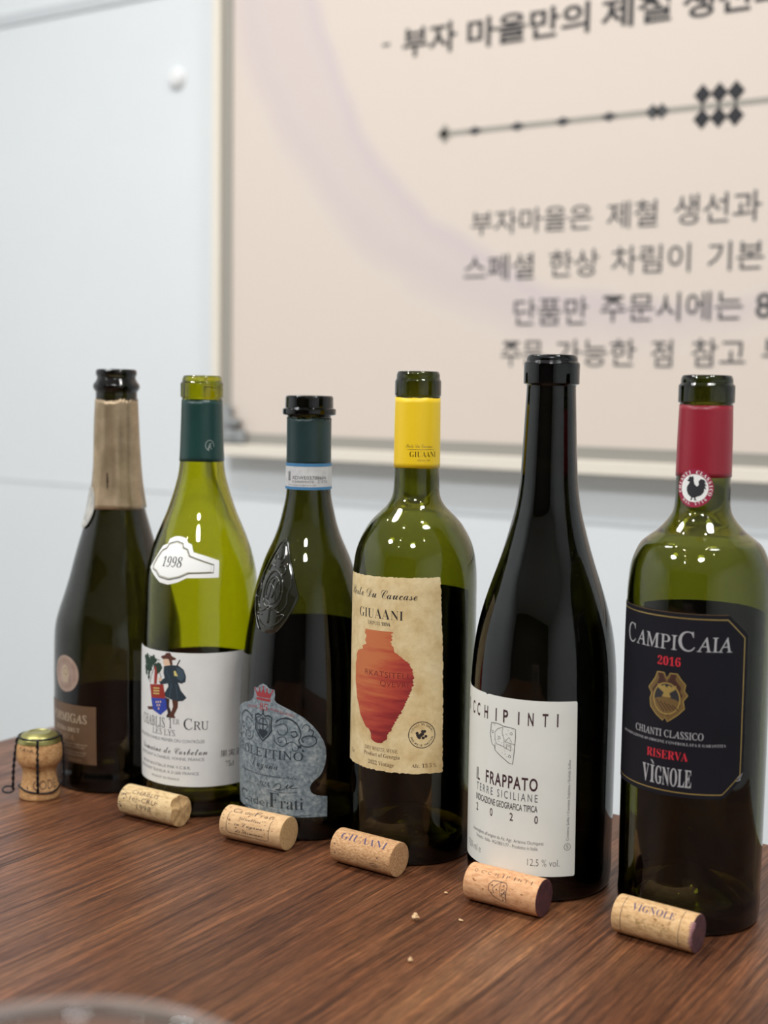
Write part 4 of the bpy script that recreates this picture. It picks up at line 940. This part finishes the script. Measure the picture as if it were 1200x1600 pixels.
# the mushroom cork with its wire cage
x, y = yaw(-.2362, .8975)
cv = empty('cava_cork', (x, y, TZ), 0); tag(cv, 'mushroom cork standing upright in its wire cage with a gold cap, at the left edge', 'cork')
cx, cy = -x, -y; L_ = math.hypot(cx, cy); cv.rotation_euler = (0, 0, math.atan2(cx/L_, -cy/L_))
bp = catmull([(0, 13.2), (1.0, 13.9), (6, 13.6), (10, 12.4), (15, 11.5), (19, 11.4), (22, 12.4), (25, 14.4), (29, 15.6), (36, 15.4), (40, 14.4)], 5)
bm = bmesh.new(); lathe(bm, [(0, 0), (12.2*mm, 0)]+[(r*mm, z*mm) for z, r in bp]+[(13*mm, 41*mm), (0, 41*mm)], 64)
bmesh.ops.recalc_face_normals(bm, faces=bm.faces)
def cf(a, z, off):
    rr = 11
    for p, q in zip(bp, bp[1:]):
        if p[0] <= z <= q[0]: rr = p[1]+(q[1]-p[1])*(z-p[0])/(q[0]-p[0])
    ph = a/12.0; return ((rr+off)*mm*math.sin(ph), -(rr+off)*mm*math.cos(ph), z*mm)
sc_ = Sheet(cf, 1.2, 1.2); k0 = sc_.mi(cork_mat('champagne_cork', srgb(158, 112, 72), srgb(192, 148, 100), srgb(210, 168, 120), 1.2))
bm.verts.index_update(); sc_.v = [tuple(v.co) for v in bm.verts]; sc_.f = [[v.index for v in f.verts] for f in bm.faces]; sc_.m = [k0]*len(sc_.f); bm.free()
sc_.text('CODE', -4.5, 12.5, 8.0, 6.0, cki, .08, 'sans', -.006); sc_.disc(-8.4, 9, .7, .7, cki, .08, 10); sc_.text('CAVA', -12, -3, 35.4, 2.4, cki, .08, 'sans', 0, -.1)
sc_.build('cork_body', cv)
capm = mat('gold_green_tin', srgb(160, 154, 96), .34, .85)
bm = bmesh.new(); lathe(bm, [(r*mm, z*mm) for r, z in fillet([(0, 45.0), (6, 45.0), (7.5, 46.0), (9.4, 45.2), (12.2, 44.0), (13.0, 42.4), (14.2, 42.4), (15.0, 39.0), (14.5, 39.0), (13.7, 41.4), (0, 42)], .8, 3)], 64)
bmesh.ops.recalc_face_normals(bm, faces=bm.faces); from_bm('metal_cap', bm, capm, cv)
M['wire'] = mat('dark_wire', srgb(38, 38, 42), .4, .7)
bm = bmesh.new()
def circ(r, z, n=48): return [(r*math.cos(2*PI*k/n)*mm, r*math.sin(2*PI*k/n)*mm, z*mm) for k in range(n)]
sweep(bm, circ(13.9, 43.0), .65*mm, 6, 0, True)
rb = [((14.2+.5*math.sin(5*2*PI*k/48))*math.cos(2*PI*k/48)*mm, (14.2+.5*math.sin(5*2*PI*k/48))*math.sin(2*PI*k/48)*mm, (7.0+1.4*math.sin(2*2*PI*k/48+1))*mm) for k in range(48)]
sweep(bm, rb, .65*mm, 6, 0, True)
for a, r_bot in ((-95, 14.6), (-5, 16.2), (85, 14.6), (-172, 18.0)):
    q = math.radians(a)
    for ph in (0, PI):
        pts = []
        for k in range(31):
            u = k/30; r = 14.6+(.9*math.sin(PI*u))+(r_bot-14.6)*u; z = 43-36.4*u; w = .55*math.cos(u*26+ph); w2 = .55*math.sin(u*26+ph)
            pts.append(((r+w2)*math.cos(q)*mm-w*math.sin(q)*mm, (r+w2)*math.sin(q)*mm+w*math.cos(q)*mm, z*mm))
        sweep(bm, pts, .6*mm, 6)
q = math.radians(-172); lp = []
for k in range(20):
    u = 2*PI*k/20; r = 21.2+3.8*math.cos(u); w = 2.4*math.sin(u)
    lp.append((r*math.cos(q)*mm-w*math.sin(q)*mm, r*math.sin(q)*mm+w*math.cos(q)*mm, (6.8-1.6*math.sin(u))*mm))
sweep(bm, lp, .65*mm, 6, 0, True)
from_bm('wire_cage', bm, M['wire'], cv)

# ------------------------------------------------------------------ crumbs on the table and the glass in the near corner
CRM = mottled('crumb', srgb(206, 172, 130), srgb(188, 150, 108), 400, .8)
for (cx, cy, r, lb) in ((.0203, .6899, .0021, 'biggest pale crumb on the table between two corks'), (.0166, .6378, .0013, 'small pale crumb nearest the front of the table'), (.0448, .6900, .0009, 'tiny pale crumb just right of the biggest crumb'), (.0386, .7288, .0008, 'tiny pale crumb left of the wine-stained drawing cork')):
    bm = bmesh.new(); bmesh.ops.create_icosphere(bm, subdivisions=3, radius=r)
    for v in bm.verts:
        k = 1+.25*math.sin(v.co.x/r*3.1+cx*90)+.2*math.sin(v.co.y/r*4.3+1)+.15*math.cos(v.co.z/r*5)
        v.co = Vector((v.co.x*k*1.15, v.co.y*k*.85, v.co.z*k*.75))
    zl_ = min(v.co.z for v in bm.verts)
    for v in bm.verts: v.co.z -= zl_
    o = from_bm('crumb', bm, CRM); X, Y = yaw(cx, cy); o.location = (X, Y, TZ); tag(o, lb, 'crumb', 'crumbs on the table')
def hazy(name, k):
    m = glass(name, None, 1.3); t_ = m.node_tree; o_ = t_.nodes['Material Output']; g_ = [n for n in t_.nodes if n.type == 'BSDF_GLASS'][0]
    d1 = t_.nodes.new('ShaderNodeBsdfDiffuse'); d1.inputs[0].default_value = (.84, .74, .68, 1); d2 = t_.nodes.new('ShaderNodeBsdfTranslucent'); d2.inputs[0].default_value = (.84, .74, .68, 1)  # warm tint paints the table's reflection into the haze
    m1 = t_.nodes.new('ShaderNodeMixShader'); m1.inputs[0].default_value = .5; t_.links.new(d1.outputs[0], m1.inputs[1]); t_.links.new(d2.outputs[0], m1.inputs[2])
    m2 = t_.nodes.new('ShaderNodeMixShader'); m2.inputs[0].default_value = k; t_.links.new(g_.outputs[0], m2.inputs[1]); t_.links.new(m1.outputs[0], m2.inputs[2]); t_.links.new(m2.outputs[0], o_.inputs['Surface']); return m
x, y = yaw(-.0728, .2790)
cup = empty('plastic_cup', (x, y, TZ)); tag(cup, 'blurred clear hazy cup whose rim crosses the near bottom left corner', 'cup')
gp = catmull([(1, 34), (20, 37), (50, 41), (90, 46.5), (124.5, 50.6)], 6)
bm = bmesh.new(); lathe(bm, [(0, 0), (33*mm, 0)]+[(r*mm, z*mm) for z, r in gp]+[((r-1.0)*mm, z*mm) for z, r in gp[::-1] if z > 2.5]+[(0, 2*mm)], 96)
bmesh.ops.recalc_face_normals(bm, faces=bm.faces); from_bm('cup_body', bm, hazy('hazy_plastic', .09), cup)
bm = bmesh.new(); lathe(bm, [((50.5+1.3*math.cos(a))*mm, (125.6+1.3*math.sin(a))*mm) for a in [2*PI*k/16 for k in range(16)]], 96, 0, True)
bmesh.ops.recalc_face_normals(bm, faces=bm.faces); from_bm('rim', bm, hazy('hazy_rim', .34), cup)
